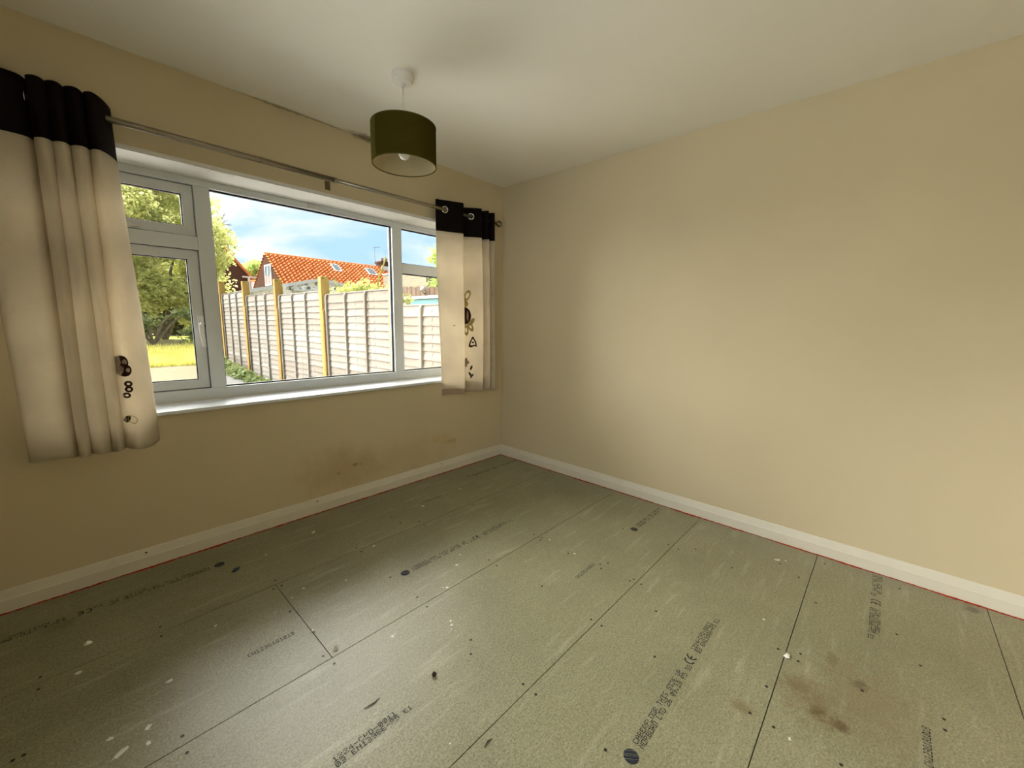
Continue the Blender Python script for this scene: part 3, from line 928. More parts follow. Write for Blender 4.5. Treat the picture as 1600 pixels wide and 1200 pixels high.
# ------------------------------------------------------------------ pendant lamp
LX, LY = -1.457, -0.753
lamp = empty('pendant_lamp', (LX, LY, H))
tag(lamp, 'drum shaped olive green pendant lamp hanging from a white ceiling rose', 'lamp')
obj('ceiling_rose', MB().lathe([(0.050, 0.0), (0.051, -0.010), (0.048, -0.016), (0.047, -0.028), (0.040, -0.036), (0.012, -0.039), (0.010, -0.048), (0.004, -0.050)], (LX, LY, H), 40), 'plastic_white', lamp)
obj('cord', MB().tube([(LX, LY, H - 0.045), (LX, LY, 2.13)], 0.0042, 8), 'plastic_white', lamp, smooth=True)
obj('lamp_holder', MB().lathe([(0.006, 0.10), (0.017, 0.085), (0.019, 0.03), (0.021, 0.028), (0.021, 0.0)], (LX, LY, 2.045), 20), 'plastic_white', lamp, smooth=True)
ZS0, ZS1, RS = 1.950, 2.124, 0.150
sh = obj('lamp_shade', MB().lathe([(RS, ZS0), (RS, ZS1)], (LX, LY, 0), 64, cap=False), 'shade', lamp, smooth=True)
obj('shade_lining', MB().lathe([(RS - 0.0025, ZS0), (RS - 0.0025, ZS1)], (LX, LY, 0), 64, cap=False), 'lining', sh, smooth=True)
obj('shade_rim', MB().torus((LX, LY, ZS0), (0, 0, 1), RS - 0.0012, 0.0026, 64, 8), 'shade_edge', sh, smooth=True)
obj('shade_rim', MB().torus((LX, LY, ZS1), (0, 0, 1), RS - 0.0012, 0.0026, 64, 8), 'shade_edge', sh, smooth=True)
# glued vertical overlap seam
sv, sf = [], []
a0 = R(167)
for j in range(13):
    z = ZS0 + 0.001 + (ZS1 - ZS0 - 0.002) * j / 12
    for t in range(5):
        a = a0 - R(14) + R(28) * t / 4 + 0.012 * math.sin(j * 2.1) * (1 if t == 4 else 0)
        sv.append((LX + (RS + 0.0016) * math.cos(a), LY + (RS + 0.0016) * math.sin(a), z))
for j in range(12):
    for t in range(4):
        k = j * 5 + t
        sf.append((k, k + 1, k + 6, k + 5))
obj('shade_seam', MB().add(sv, sf), 'shade_edge', sh, smooth=True, recalc=False)
mb = MB().torus((LX, LY, 2.060), (0, 0, 1), 0.0225, 0.002, 24, 6)
for k in range(3):
    a = R(20 + 120 * k)
    mb.tube([(LX + 0.023 * math.cos(a), LY + 0.023 * math.sin(a), 2.060), (LX + 0.08 * math.cos(a), LY + 0.08 * math.sin(a), 2.068), (LX + (RS - 0.004) * math.cos(a), LY + (RS - 0.004) * math.sin(a), ZS1 - 0.004)], 0.0018, 6)
obj('shade_carrier', mb, 'plastic_white', sh)
obj('light_bulb', MB().lathe([(0.012, 0.075), (0.014, 0.055), (0.022, 0.040), (0.029, 0.020), (0.030, 0.005), (0.026, -0.012), (0.016, -0.023), (0.002, -0.027)], (LX, LY, 2.003), 24), 'bulb', lamp, smooth=True)

# ------------------------------------------------------------------ printing on the floor sheets
FONT = {
 'A': '01110 10001 10001 11111 10001 10001 10001', 'B': '11110 10001 10001 11110 10001 10001 11110',
 'C': '01110 10001 10000 10000 10000 10001 01110', 'D': '11110 10001 10001 10001 10001 10001 11110',
 'E': '11111 10000 10000 11110 10000 10000 11111', 'F': '11111 10000 10000 11110 10000 10000 10000',
 'H': '10001 10001 10001 11111 10001 10001 10001', 'I': '11111 00100 00100 00100 00100 00100 11111',
 'L': '10000 10000 10000 10000 10000 10000 11111', 'N': '10001 11001 10101 10011 10001 10001 10001',
 'O': '11111 10001 10001 10001 10001 10001 11111', 'P': '11110 10001 10001 11110 10000 10000 10000',
 'R': '11110 10001 10001 11110 10100 10010 10001', 'S': '01111 10000 10000 01110 00001 00001 11110',
 'T': '11111 00100 00100 00100 00100 00100 00100', 'U': '10001 10001 10001 10001 10001 10001 01110',
 'W': '10001 10001 10001 10101 10101 11011 10001', '0': '01110 10011 10101 10101 10101 11001 01110',
 '1': '00100 01100 00100 00100 00100 00100 11111', '2': '01110 10001 00001 00110 01000 10000 11111',
 '3': '11110 00001 00001 01110 00001 00001 11110', '4': '00010 00110 01010 10010 11111 00010 00010',
 '5': '11111 10000 11110 00001 00001 10001 01110', '6': '01110 10000 10000 11110 10001 10001 01110',
 '8': '01110 10001 10001 01110 10001 10001 01110', '9': '01110 10001 10001 01111 00001 00001 01110',
 '-': '00000 00000 00000 11111 00000 00000 00000', '.': '00000 00000 00000 00000 00000 01100 01100',
}
def dotline(mb, text, x, y, pitch, hgt, sgn, z=0.0005, wear=0.0, seed=0):
    """x,y: bottom left of the first letter; sgn +1 reads towards +x, -1 reads towards -x"""
    rnd = random.Random(seed)
    dx, dy = pitch / 6.2, hgt / 7
    w, h = dx * 0.50, dy * 0.54
    for ci, ch in enumerate(text):
        if ch == ' ':
            continue
        rows = FONT[ch].split()
        for r in range(7):
            for c in range(5):
                if rows[r][c] == '1' and rnd.random() >= wear:
                    lx = ci * pitch + (c + 0.5) * dx + rnd.uniform(-0.1, 0.1) * dx
                    ly = (6.5 - r) * dy
                    px, py = x + sgn * lx, y + sgn * ly
                    mb.add([(px - w, py - h, z), (px + w, py - h, z), (px + w, py + h, z), (px - w, py + h, z)], [(0, 1, 2, 3)])
def arc_mark(mb, cx, cy, r0, r1, a0, a1, z=0.0005, n=16):
    vs, fs = [], []
    for i in range(n + 1):
        a = a0 + (a1 - a0) * i / n
        vs += [(cx + r0 * math.cos(a), cy + r0 * math.sin(a), z), (cx + r1 * math.cos(a), cy + r1 * math.sin(a), z)]
    for i in range(n):
        fs.append((2 * i, 2 * i + 1, 2 * i + 3, 2 * i + 2))
    mb.add(vs, fs)
def ce_mark(mb, x, y, hgt, sgn, z=0.0005):
    r = hgt / 2
    base = PI / 2 if sgn > 0 else -PI / 2
    for k, off in enumerate((r, r * 2.35)):
        cx, cy = x + sgn * off, y
        arc_mark(mb, cx, cy, r * 0.72, r, base, base + PI, z)
    cx = x + sgn * r * 2.35
    mb.add([(cx - sgn * r, y - r * 0.13, z), (cx, y - r * 0.13, z), (cx, y + r * 0.13, z), (cx - sgn * r, y + r * 0.13, z)], [(0, 1, 2, 3)])
def logo(cx, cy, r, sgn, z=0.0005):
    """round stamp cut by slanting blank lines"""
    mb = MB()
    nb = 9
    for b in range(nb):
        t0 = -1 + 2 * b / nb + 0.016
        t1 = -1 + 2 * (b + 1) / nb - (0.045 if b in (2, 4, 5, 7) else 0.0)
        pl, pr_ = [], []
        for s in range(5):
            t = t0 + (t1 - t0) * s / 4
            wd = math.sqrt(max(0, 1 - t * t))
            gap0 = 0.0
            pl.append((t, -wd)); pr_.append((t, wd))
        poly = pl + pr_[::-1]
        ca, sa = math.cos(0.65), math.sin(0.65)
        vs = [(cx + sgn * r * (a * ca - b2 * sa), cy + sgn * r * (a * sa + b2 * ca), z) for a, b2 in poly]
        mb.add(vs, [tuple(range(len(vs)))])
    return mb
def full_print(x, y, sgn, skip_logo=False, start=0, wear=0.06, seed=1, stop=None):
    """logo, two text lines, CE mark and two closing lines; x,y is the logo centre"""
    host = board_at(x, y)
    mb = MB()
    lh = 0.0165
    top, bot = y + sgn * 0.0012, y - sgn * 0.0177
    x0 = x + sgn * 0.042
    if start == 0:
        dotline(mb, 'CABERFLOOR THIS SIDE UP', x0, top, 0.0153, lh, sgn, wear=wear, seed=seed)
        dotline(mb, 'NORBORD LTD 26 09.18 P5 33', x0, bot, 0.0153, lh, sgn, wear=wear, seed=seed + 1)
    if start in (0, 1) and stop is None:
        ce_mark(mb, x0 + sgn * 0.400, y, 0.036, sgn)
    if stop is None:
        dotline(mb, '1224-CPD-0011', x0 + sgn * 0.475, top, 0.0153, lh, sgn, wear=wear, seed=seed + 2)
        dotline(mb, '03 EN13986-P5 E1', x0 + sgn * 0.475, bot, 0.0153, lh, sgn, wear=wear, seed=seed + 3)
    obj('printed_text', mb, 'ink', host, recalc=False)
    if start == 0 and not skip_logo:
        obj('printed_logo', logo(x, y, 0.0215, sgn), 'ink_blue', host, recalc=False)
def code_print(text, x, y, sgn, seed=9, pitch=0.0132, hgt=0.019, wear=0.05):
    mb = MB()
    dotline(mb, text, x, y - sgn * hgt / 2, pitch, hgt, sgn, wear=wear, seed=seed)
    obj('printed_code', mb, 'ink', board_at(x, y), recalc=False)
full_print(-1.671, -2.150, 1, seed=11)
full_print(-1.636, -0.952, 1, seed=21)
full_print(-2.770, -1.561, 1, seed=31)
full_print(-2.237, -0.232, -1, seed=41, wear=0.12)
# sheet laid the other way round: only the end of its print is on the floor
for yy, sd in ((-2.641, 62), (-0.228, 52)):
    mb = MB()
    tp, bt = yy - 0.0012, yy + 0.0177
    dotline(mb, 'THIS SIDE UP', -0.040, tp, 0.0153, 0.0165, -1, seed=sd, wear=0.06)
    dotline(mb, '26 09.18 P5 33', -0.040, bt, 0.0153, 0.0165, -1, seed=sd + 1, wear=0.06)
    ce_mark(mb, -0.285, yy, 0.036, -1)
    dotline(mb, '1224-CPD-0011', -0.365, tp, 0.0153, 0.0165, -1, seed=sd + 2, wear=0.06)
    dotline(mb, '03 EN13986-P5 E1', -0.365, bt, 0.0153, 0.0165, -1, seed=sd + 3, wear=0.06)
    obj('printed_text', mb, 'ink', board_at(-0.4, yy), recalc=False)
mb = MB()
dotline(mb, 'CABERFLOOR THIS SIDE UP', -0.409, -1.555, 0.0150, 0.015, 1, seed=71, wear=0.08)
dotline(mb, 'NORBORD LTD 26 09.18', -0.409, -1.5745, 0.0150, 0.015, 1, seed=72, wear=0.08)
obj('printed_text', mb, 'ink', board_at(-0.4, -1.56), recalc=False)
obj('printed_logo', logo(-0.451, -1.559, 0.0215, 1), 'ink_blue', board_at(-0.45, -1.56), recalc=False)
code_print('CW1238181010', -2.307, -0.974, 1)
code_print('CW1238181018', -1.088, -1.575, 1)
code_print('CW1238181018', -0.957, -0.360, -1, wear=0.1)
code_print('CW1238181018', -1.122, -2.770, 1)

# screw heads sunk along the joists
HOLES = [(-1.046, -1.952), (-0.419, -1.903), (-0.468, -2.098), (-1.284, -2.05), (-1.253, -1.495), (-1.281, -1.778), (-1.283, -1.827), (-1.706, -1.774), (-1.706, -1.83), (-1.705, -2.088), (-1.289, -2.363), (-0.917, -1.824), (-0.932, -1.773), (-0.906, -1.78), (-0.938, -1.622), (-0.908, -1.599), (-0.873, -1.623), (-0.479, -1.776), (-0.485, -1.835), (-0.49, -1.509), (-0.917, -1.166), (-0.911, -1.223), (-0.94, -1.233), (-0.942, -1.425), (-1.277, -1.165), (-1.285, -1.229), (-0.327, -0.676), (-0.918, -0.886), (-0.896, -0.565), (-0.908, -0.623), (-1.289, -0.565), (-1.296, -0.627), (-1.377, -0.498), (-1.37, -0.386), (-1.289, -0.29), (-1.694, -0.571), (-1.693, -0.625), (-2.088, -0.566), (-2.116, -0.627), (-2.082, -0.627), (-2.118, -0.836), (-2.12, -1.169), (-2.107, -1.231), (-1.698, -1.143), (-1.705, -1.225), (-2.502, -0.563), (-2.506, -0.627), (-2.813, -0.57), (-2.816, -0.635), (-2.834, -0.915), (-2.854, -0.914), (-2.524, -1.165), (-2.524, -1.233), (-1.704, -0.93), (-1.743, -1.551), (-0.327, -2.358), (-0.499, -2.446), (-0.257, -2.269), (-0.892, -2.442), (-0.939, -2.441), (-0.923, -2.376), (-0.936, -2.62), (-0.890, -2.814), (-0.939, -2.813), (-0.653, -2.77), (-0.504, -2.708), (-0.099, -2.721), (-0.093, -2.439), (-1.291, -2.428), (-1.286, -2.589), (-1.142, -2.38), (-1.698, -1.50), (-2.12, -2.05)]
smesh = MB().lathe([(0.0048, 0.0), (0.0048, 0.0006), (0.003, 0.0009)], (0, 0, 0), 10).mesh('screw_head')
fix_normals(smesh)
smesh.materials.append(M['hole'])
for (x, y) in HOLES:
    place('screw_head', smesh, (x, y, 0.0), board_at(x, y))

# paint drips on the sheets
def splat(x, y, r, seed, mat='paint_spot', stretch=1.0, rot=0.0):
    rnd = random.Random(seed)
    mb = MB()
    nn = 14
    vs = [(x, y, 0.0012)]
    for k in range(nn):
        t = 2 * PI * k / nn
        q = r * (0.65 + 0.6 * rnd.random())
        ax, ay = q * math.cos(t) * stretch, q * math.sin(t)
        vs.append((x + ax * math.cos(rot) - ay * math.sin(rot), y + ax * math.sin(rot) + ay * math.cos(rot), 0.0004))
    mb.add(vs, [(0, 1 + k, 1 + (k + 1) % nn) for k in range(nn)])
    obj('paint_drip', mb, mat, board_at(x, y), recalc=False)
SPL = [(-1.565, -1.185, 0.008, 1.3), (-1.578, -1.172, 0.005, 1), (-1.688, -1.364, 0.006, 1.2), (-1.700, -1.385, 0.006, 1.6), (-1.714, -1.402, 0.003, 1), (-1.896, -1.266, 0.008, 1.5), (-1.880, -1.262, 0.004, 1),
       (-2.518, -0.902, 0.009, 1.6), (-2.589, -1.06, 0.010, 1.6), (-2.594, -1.12, 0.008, 1.4), (-2.667, -1.025, 0.009, 1.4), (-2.649, -1.099, 0.012, 2.6), (-2.725, -0.637, 0.011, 1.3), (-0.225, -2.252, 0.012, 1.8), (-0.205, -2.285, 0.006, 1.5),
       (-1.784, -0.234, 0.012, 1.8), (-2.05, -0.30, 0.006, 1.4), (-1.15, -1.30, 0.004, 1), (-0.90, -1.27, 0.006, 1.4), (-0.92, -1.45, 0.007, 1.6), (-1.15, -0.40, 0.010, 2), (-1.62, -0.62, 0.006, 2), (-2.35, -0.71, 0.005, 2),
       (-1.35, -1.02, 0.006, 1.6), (-1.42, -1.08, 0.008, 1.6), (-1.86, -0.80, 0.006, 1.5), (-2.02, -0.72, 0.007, 1.5), (-0.79, -0.36, 0.008, 2), (-1.30, -2.47, 0.006, 1.3), (-0.78, -2.30, 0.006, 1.4), (-2.0, -1.75, 0.004, 1), (-2.08, -0.75, 0.006, 1.2)]
for i, (x, y, r, s) in enumerate(SPL):
    splat(x, y, r * 0.72, 100 + i, 'paint_spot', s, i * 0.9)

# loose debris on the floor
def chip(name, label, cat, x, y, sx, sy, sz, mat, seed, group=None):
    mb = MB().blob((x, y, sz * 0.8), sx, sy, sz, seed)
    zmin = min(v[2] for v in mb.v)
    mb.v = [(a, b, c - zmin + 0.0002) for a, b, c in mb.v]
    return tag(obj(name, mb, mat), label, cat, group)
def flat_chip(name, label, cat, poly, h, mat):
    return tag(obj(name, MB().prism(poly, 2, 0.0004, h), mat), label, cat)
flat_chip('plastic_scrap', 'dark blue plastic scrap lying near the skirting below the window', 'scrap', [(-2.212, -0.350), (-2.196, -0.326), (-2.172, -0.326), (-2.180, -0.346), (-2.200, -0.356)], 0.004, 'blue_chip')
chip('plaster_crumb', 'crumpled white plaster crumb on the sheet nearest the window', 'crumb', -2.699, -0.488, 0.013, 0.009, 0.008, 'plaster_chip', 4)
tag(obj('paper_scrap', MB().add([(-2.075 + 0.55 * (a + 2.075), -1.172 + 0.55 * (b + 1.172), 0.0004 + 0.75 * (c - 0.0004)) for a, b, c in ((-2.098, -1.176, 0.0006), (-2.065, -1.190, 0.0006), (-2.052, -1.150, 0.003), (-2.074, -1.163, 0.016), (-2.096, -1.180, 0.0012), (-2.066, -1.193, 0.0012), (-2.050, -1.148, 0.004), (-2.074, -1.161, 0.018))],
    [(0, 1, 3), (1, 2, 3), (0, 3, 7, 4), (4, 7, 5), (5, 7, 6), (0, 4, 5, 1), (1, 5, 6, 2), (2, 6, 7, 3)]), 'plaster_chip'), 'folded white paper scrap at the end of a board joint', 'scrap')
chip('dirt_crumb', 'small black crumb of dirt in the middle of the floor', 'crumb', -1.893, -1.529, 0.008, 0.007, 0.008, 'dark_chip', 7)
chip('plaster_crumb', 'small pale crumb lying on a board edge joint', 'crumb', -2.096, -1.02, 0.006, 0.009, 0.004, 'plaster_chip', 9)
chip('plaster_crumb', 'pale crumb on the joint next to the brown stains', 'crumb', -0.945, -2.408, 0.012, 0.010, 0.006, 'plaster_chip', 12)
tag(obj('wood_splinter', MB().tube([(-2.12, -1.47, 0.0022), (-2.09, -1.475, 0.0025), (-2.065, -1.472, 0.002)], [0.0008, 0.0018, 0.0007], 6), 'dark_chip'), 'thin dark wood splinter on the sheet with the cut-off print', 'splinter')
tag(obj('wood_splinter', MB().tube([(-1.938, -1.830, 0.002), (-1.921, -1.826, 0.0024), (-1.906, -1.830, 0.0016)], [0.0008, 0.0018, 0.0007], 6), 'dark_chip'), 'thin dark wood splinter next to a long board joint', 'splinter')
# nail heads in the skirting
nm = MB().lathe([(0.0045, 0), (0.0045, 0.001)], (0, 0, 0), 10, (0, -1, 0)).mesh('nail_head')
fix_normals(nm); nm.materials.append(M['hole'])
bbw = bpy.data.objects['baseboard_window']
for x in (-2.481, -1.669, -0.689):
    place('nail_head', nm, (x, -0.0102, 0.078), bbw)

# ================================================================== THE GARDEN
def gz(y):
    return -0.262 + 0.042 * min(max(y, 0.3), 17.0)
def ground_patch(name, label, cat, poly, mat, dz=0.0):
    """poly in plan; draped on the rising ground"""
    mb = MB()
    vs = [(x, y, gz(y) + dz) for x, y in poly]
    mb.add(vs, [tuple(range(len(vs)))])
    return struct(obj(name, mb, mat, recalc=False), label, cat)
mb = MB()
ys = [0.33, 17.0, 60.0, 400.0]
vs = []
for y in ys:
    w = 20 + y * 1.2
    vs += [(-w, y, gz(y)), (w, y, gz(y))]
mb.add(vs, [(0, 1, 3, 2), (2, 3, 5, 4), (4, 5, 7, 6)])
struct(obj('ground', mb, 'soil', recalc=False), 'rough garden ground rising away from the house', 'ground')
ground_patch('gravel_drive', 'pale gravel strip across the garden below the grass', 'gravel', [(-9, 5.4), (-0.95, 5.4), (-0.95, 6.0), (-0.72, 9.35), (-9, 9.3)], 'gravel', 0.006)
ground_patch('reflector', 'pale concrete patio added unseen outside the window to brighten the ceiling', 'reflector', [(-9, 0.34), (-0.95, 0.34), (-0.95, 5.4), (-9, 5.4)], 'reflector', 0.012)  # out of view, added as a bounce surface for light through the window
ground_patch('garden_path', 'grey concrete path along the foot of the fence', 'path', [(-0.9, 0.34), (-0.25, 0.34), (-0.25, 7.2), (-0.45, 9.0), (-0.70, 9.0), (-0.93, 6.0)], 'concrete', 0.010)
ground_patch('lawn', 'yellowing grass lawn before the trees', 'lawn', [(-9, 9.3), (-0.3, 9.4), (0.6, 17), (2.0, 20), (-9, 20)], 'grass', 0.004)
# grass blades
rnd = random.Random(5)
mb = MB()
for i in range(9000):
    y = 9.3 + 4.7 * rnd.random() ** 1.3
    x = rnd.uniform(-2.4, -0.2 + (y - 9) * 0.10)
    z = gz(y)
    h = rnd.uniform(0.05, 0.16); a = rnd.uniform(0, PI); w = 0.010
    dx, dy = w * math.cos(a), w * math.sin(a)
    lx, ly = rnd.uniform(-.05, .05), rnd.uniform(-.05, .05)
    mb.add([(x - dx, y - dy, z), (x + dx, y + dy, z), (x + lx, y + ly, z + h)], [(0, 1, 2)])
g = obj('grass_tufts', mb, 'leaf_grass', recalc=False)
tag(g, 'short yellow green grass blades growing on the lawn', 'grass'); g['kind'] = 'stuff'

# ------------------------------------------------------------------ lap panel fence along the boundary
FX = 0.0
POSTS = [(9.50, 2.10), (7.57, 2.00), (5.64, 1.925), (3.71, 1.846), (1.78, 1.66)]
PTOPS = [1.800, 1.700, 1.645, 1.588, 1.392]
bm_var = []
rnd = random.Random(11)
def lap_board(length, seed):
    """thin board with a wavy lower edge, leaning out at the foot; origin at its top centre"""
    mb = MB()
    nn = 14
    vs = []
    for i in range(nn + 1):
        y = -length / 2 + length * i / nn
        wv = 0.010 * mnoise.noise(Vector((y * 2.3, seed * 7.7, 0.0))) + 0.004 * mnoise.noise(Vector((y * 9, seed * 3.3, 1.0)))
        zb = -0.118 + wv
        vs += [(0.004, y, 0.0), (-0.004, y, 0.0), (-0.024, y, zb), (-0.014, y, zb)]
    fs = []
    for i in range(nn):
        o, q = 4 * i, 4 * i + 4
        for k in range(4):
            fs.append((o + k, o + (k + 1) % 4, q + (k + 1) % 4, q + k))
    fs += [(0, 1, 2, 3), (4 * nn + 3, 4 * nn + 2, 4 * nn + 1, 4 * nn)]
    me = mb.add(vs, fs).mesh('lap_board')
    fix_normals(me)
    me.materials.append(M['fence_board'])
    return me
LEN = 1.785
VAR = [lap_board(LEN, s) for s in range(5)]
VAR_S = [lap_board(1.29, s + 20) for s in range(4)]
NB = 18
lap_fence = empty('lap_fence', (FX, 4.9, gz(4.9)))
tag(lap_fence, 'weathered grey lap panel fence with golden timber posts along the garden boundary', 'fence')
def fence_panel(y0, y1, ztop, var):
    yc = (y0 + y1) / 2
    L = y1 - y0
    # cap and back rails carry the boards and battens
    pan = obj('fence_panel', MB().box(FX - 0.018, FX + 0.018, y0, y1, ztop - 0.006, ztop + 0.008), 'fence_batten', lap_fence)
    for k in range(NB):
        place('lap_board', var[(k * 3 + int(yc * 7)) % len(var)], (FX, yc, ztop - 0.008 - k * 0.0925), pan)
    for t in (0.012, 0.345, 0.655, 0.988):
        yy = y0 + L * t
        w = 0.019
        obj('batten', MB().prism([(FX - 0.046, ztop - 1.68), (FX - 0.026, ztop - 1.68), (FX - 0.022, ztop), (FX - 0.026, ztop), (FX - 0.046, ztop - 0.045)], 1, yy - w, yy + w), 'fence_batten', pan)
for i, (py, pz) in enumerate(POSTS):
    po = obj('post', MB().box(FX - 0.068, FX + 0.055, py - 0.10, py, gz(py) - 0.1, pz), 'fence_post', lap_fence, bevel=0.004)
    po['label'] = 'golden timber post'
    zt = PTOPS[i] - 0.03
    obj('brace', MB().prism([(FX - 0.068, gz(py) - 0.1), (FX + 0.055, gz(py) - 0.1), (FX + 0.055, zt), (FX - 0.068, zt - 0.22)], 1, py - 0.135, py - 0.1005), 'fence_brace', po)
for i in range(4):
    fence_panel(POSTS[i + 1][0] + 0.002, POSTS[i][0] - 0.138, PTOPS[i], VAR)
fence_panel(0.345, POSTS[4][0] - 0.138, PTOPS[4], VAR_S)

# ------------------------------------------------------------------ plants
def leaf_cloud(ells, count, size, seed, density=None, clump=0.0):
    rnd = random.Random(seed)
    mb = MB()
    tot = sum(e[3] * e[4] * e[5] for e in ells)
    for (cx, cy, cz, rx, ry, rz) in ells:
        nn = int(count * rx * ry * rz / tot)
        for _ in range(nn):
            while True:
                p = Vector((rnd.gauss(0, 1), rnd.gauss(0, 1), rnd.gauss(0, 1)))
                if p.length > 1e-3:
                    break
            p.normalize()
            q = p * (rnd.random() ** 0.35) * (0.92 + 0.45 * mnoise.noise(p * 2.3 + Vector((seed, cx, cz))))
            c = Vector((cx + q.x * rx, cy + q.y * ry, cz + q.z * rz))
            if clump and mnoise.noise(c * clump) < -0.14:
                continue
            d = Vector((rnd.uniform(-1, 1), rnd.uniform(-1, 1), rnd.uniform(-0.9, 0.5))).normalized()
            s = d.cross(Vector((rnd.uniform(-1, 1), rnd.uniform(-1, 1), rnd.uniform(-1, 1)))).normalized()
            L = size * rnd.uniform(0.6, 1.3); W = L * 0.30
            mb.add([c, c + d * L * 0.5 + s * W, c + d * L, c + d * L * 0.5 - s * W], [(0, 1, 2, 3)])
    return mb
def branches(base, tips, r0, seed):
    rnd = random.Random(seed)
    mb = MB()
    for t in tips:
        b, t = Vector(base), Vector(t)
        pts = []
        for k in range(7):
            u = k / 6
            p = b.lerp(t, u)
            p += Vector((rnd.uniform(-1, 1), rnd.uniform(-1, 1), 0)) * 0.07 * math.sin(PI * u) * (t - b).length * 0.5
            p.z += 0.10 * math.sin(PI * u) * (t - b).length
            pts.append(p)
        mb.tube(pts, [r0 * (1 - 0.85 * k / 6) for k in range(7)], 6)
    return mb
def tree(name, label, cat, base, ells, count, size, mat, tips, r0, seed, clump=0.0, twig_mat='bark', group=None):
    root = empty(name, base)
    tag(root, label, cat, group)
    obj('foliage', leaf_cloud(ells, count, size, seed, clump=clump), mat, root, recalc=False)
    obj('branches', branches(base, tips, r0, seed + 1), twig_mat, root)
    return root

tL = tree('garden_tree', 'big yellow green leafy tree beyond the lawn seen past the cream curtain', 'tree', (-0.2, 17.0, gz(17)),
     [(-1.3, 17.0, 4.6, 2.2, 1.6, 2.0), (0.5, 17.0, 4.2, 1.7, 1.4, 1.9), (1.3, 17.2, 3.4, 1.1, 1.1, 1.6), (-2.0, 16.6, 2.6, 1.7, 1.2, 1.2), (-0.2, 16.6, 2.4, 1.4, 1.1, 0.9), (0.9, 16.9, 2.2, 0.9, 0.8, 1.1), (-0.8, 17.6, 6.3, 2.0, 1.5, 1.4), (-1.2, 16.4, 1.75, 1.7, 0.9, 0.75), (0.5, 16.6, 1.6, 0.8, 0.7, 0.8)],
     100000, 0.125, 'leaf_tree', [(-2.6, 16.6, 3.2), (-1.6, 16.3, 3.4), (0.4, 16.9, 4.5), (1.4, 17, 3.9), (-1.2, 17, 5.2), (-2.4, 16.0, 1.6), (0.9, 16.6, 2.6), (-1.5, 16.1, 1.2)], 0.075, 3, 0.9)
tree('background_hedge', 'dense hedge with tree shade in its dark green, closing the garden behind the big tree', 'hedge', (-1.0, 21.5, gz(20)),
     [(-3.2, 21.5, 1.8, 1.5, 0.9, 1.5), (-1.2, 21.5, 2.0, 1.5, 0.9, 1.6), (0.8, 21.5, 2.0, 1.5, 0.9, 1.6), (2.2, 21.6, 1.6, 1.0, 0.8, 1.3), (-2.2, 21.2, 0.9, 1.6, 0.7, 0.8), (-0.2, 21.2, 0.9, 1.6, 0.7, 0.8), (1.6, 21.2, 0.9, 1.4, 0.7, 0.8), (-5.2, 21.5, 1.7, 1.6, 0.9, 1.5), (-7.4, 21.5, 1.7, 1.6, 0.9, 1.6), (-9.8, 21.6, 1.6, 1.7, 0.9, 1.4)], 62000, 0.13, 'leaf_hollow_shade', [(-3, 21.5, 2.5), (-1, 21.5, 3), (1, 21.5, 3), (2.2, 21.5, 2.4)], 0.10, 66)
# bare twigs at the edge of the crown
rnd = random.Random(21)
mb = MB()
for k in range(46):
    b = Vector((rnd.uniform(0.9, 1.9), 17 + rnd.uniform(-.6, .6), rnd.uniform(3.4, 5.0)))
    d = Vector((rnd.uniform(0.2, 1.0), rnd.uniform(-.3, .3), rnd.uniform(-0.2, 0.9))).normalized()
    L = rnd.uniform(0.25, 0.55)
    mid = b + d * L * 0.5 + Vector((0, 0, rnd.uniform(-.06, .06)))
    mb.tube([b, mid, b + d * L], [0.012, 0.008, 0.004], 4)
    for s in range(3):
        d2 = (d + Vector((rnd.uniform(-.8, .8), 0, rnd.uniform(-.8, .8)))).normalized()
        mb.tube([mid, mid + d2 * L * 0.4], [0.007, 0.003], 4)
obj('twigs', mb, 'twig', tL)
tree('understorey_shrub', 'dark green shrub with bare stems under the big tree at the lawn edge', 'shrub', (-0.8, 14.8, gz(14.8)),
     [(-1.6, 14.8, 1.0, 1.1, 0.35, 0.5), (0.2, 14.8, 1.0, 0.8, 0.35, 0.6)], 6000, 0.10, 'leaf_weed', [(-1.6, 14.6, 1.35), (-1.0, 14.6, 1.5), (-0.1, 14.7, 1.6), (0.3, 14.7, 1.45), (-0.4, 14.6, 1.25)], 0.05, 8, 1.4)
tree('distant_tree', 'rounded bright green tree behind the orange roofed house', 'tree', (9.6, 40.0, gz(40)), [(9.5, 40, 5.3, 1.4, 1.2, 1.3), (10.0, 40, 4.2, 1.6, 1.2, 1.3), (9.0, 40, 4.3, 1.0, 1.0, 1.2)], 9000, 0.22, 'leaf_far', [(9.5, 40, 5.0), (10.1, 40, 4.6)], 0.12, 31)
tree('hedge_shrub', 'bushy olive green shrub spilling over the fence top', 'shrub', (1.1, 4.6, gz(4.6)),
     [(1.0, 4.9, 1.55, 0.45, 0.55, 0.42), (1.0, 4.3, 1.60, 0.45, 0.55, 0.38), (1.0, 3.7, 1.52, 0.45, 0.45, 0.32), (1.0, 4.4, 0.8, 0.6, 1.0, 0.8)], 9000, 0.085, 'leaf_hedge', [(0.95, 4.9, 1.9), (1.0, 4.3, 1.9), (1.0, 3.7, 1.8)], 0.03, 41)
rn = bpy.data.objects['hedge_shrub']
obj('shoot', MB().tube([(1.0, 5.3, 1.6), (1.02, 5.45, 1.86), (1.0, 5.52, 2.02)], [0.018, 0.014, 0.02], 6), 'leaf_hedge', rn)
obj('shoot', MB().tube([(1.0, 3.95, 1.7), (1.0, 3.85, 1.95), (1.02, 3.72, 2.15), (1.0, 3.62, 2.25)], [0.018, 0.016, 0.014, 0.012], 6), 'leaf_hedge', rn)
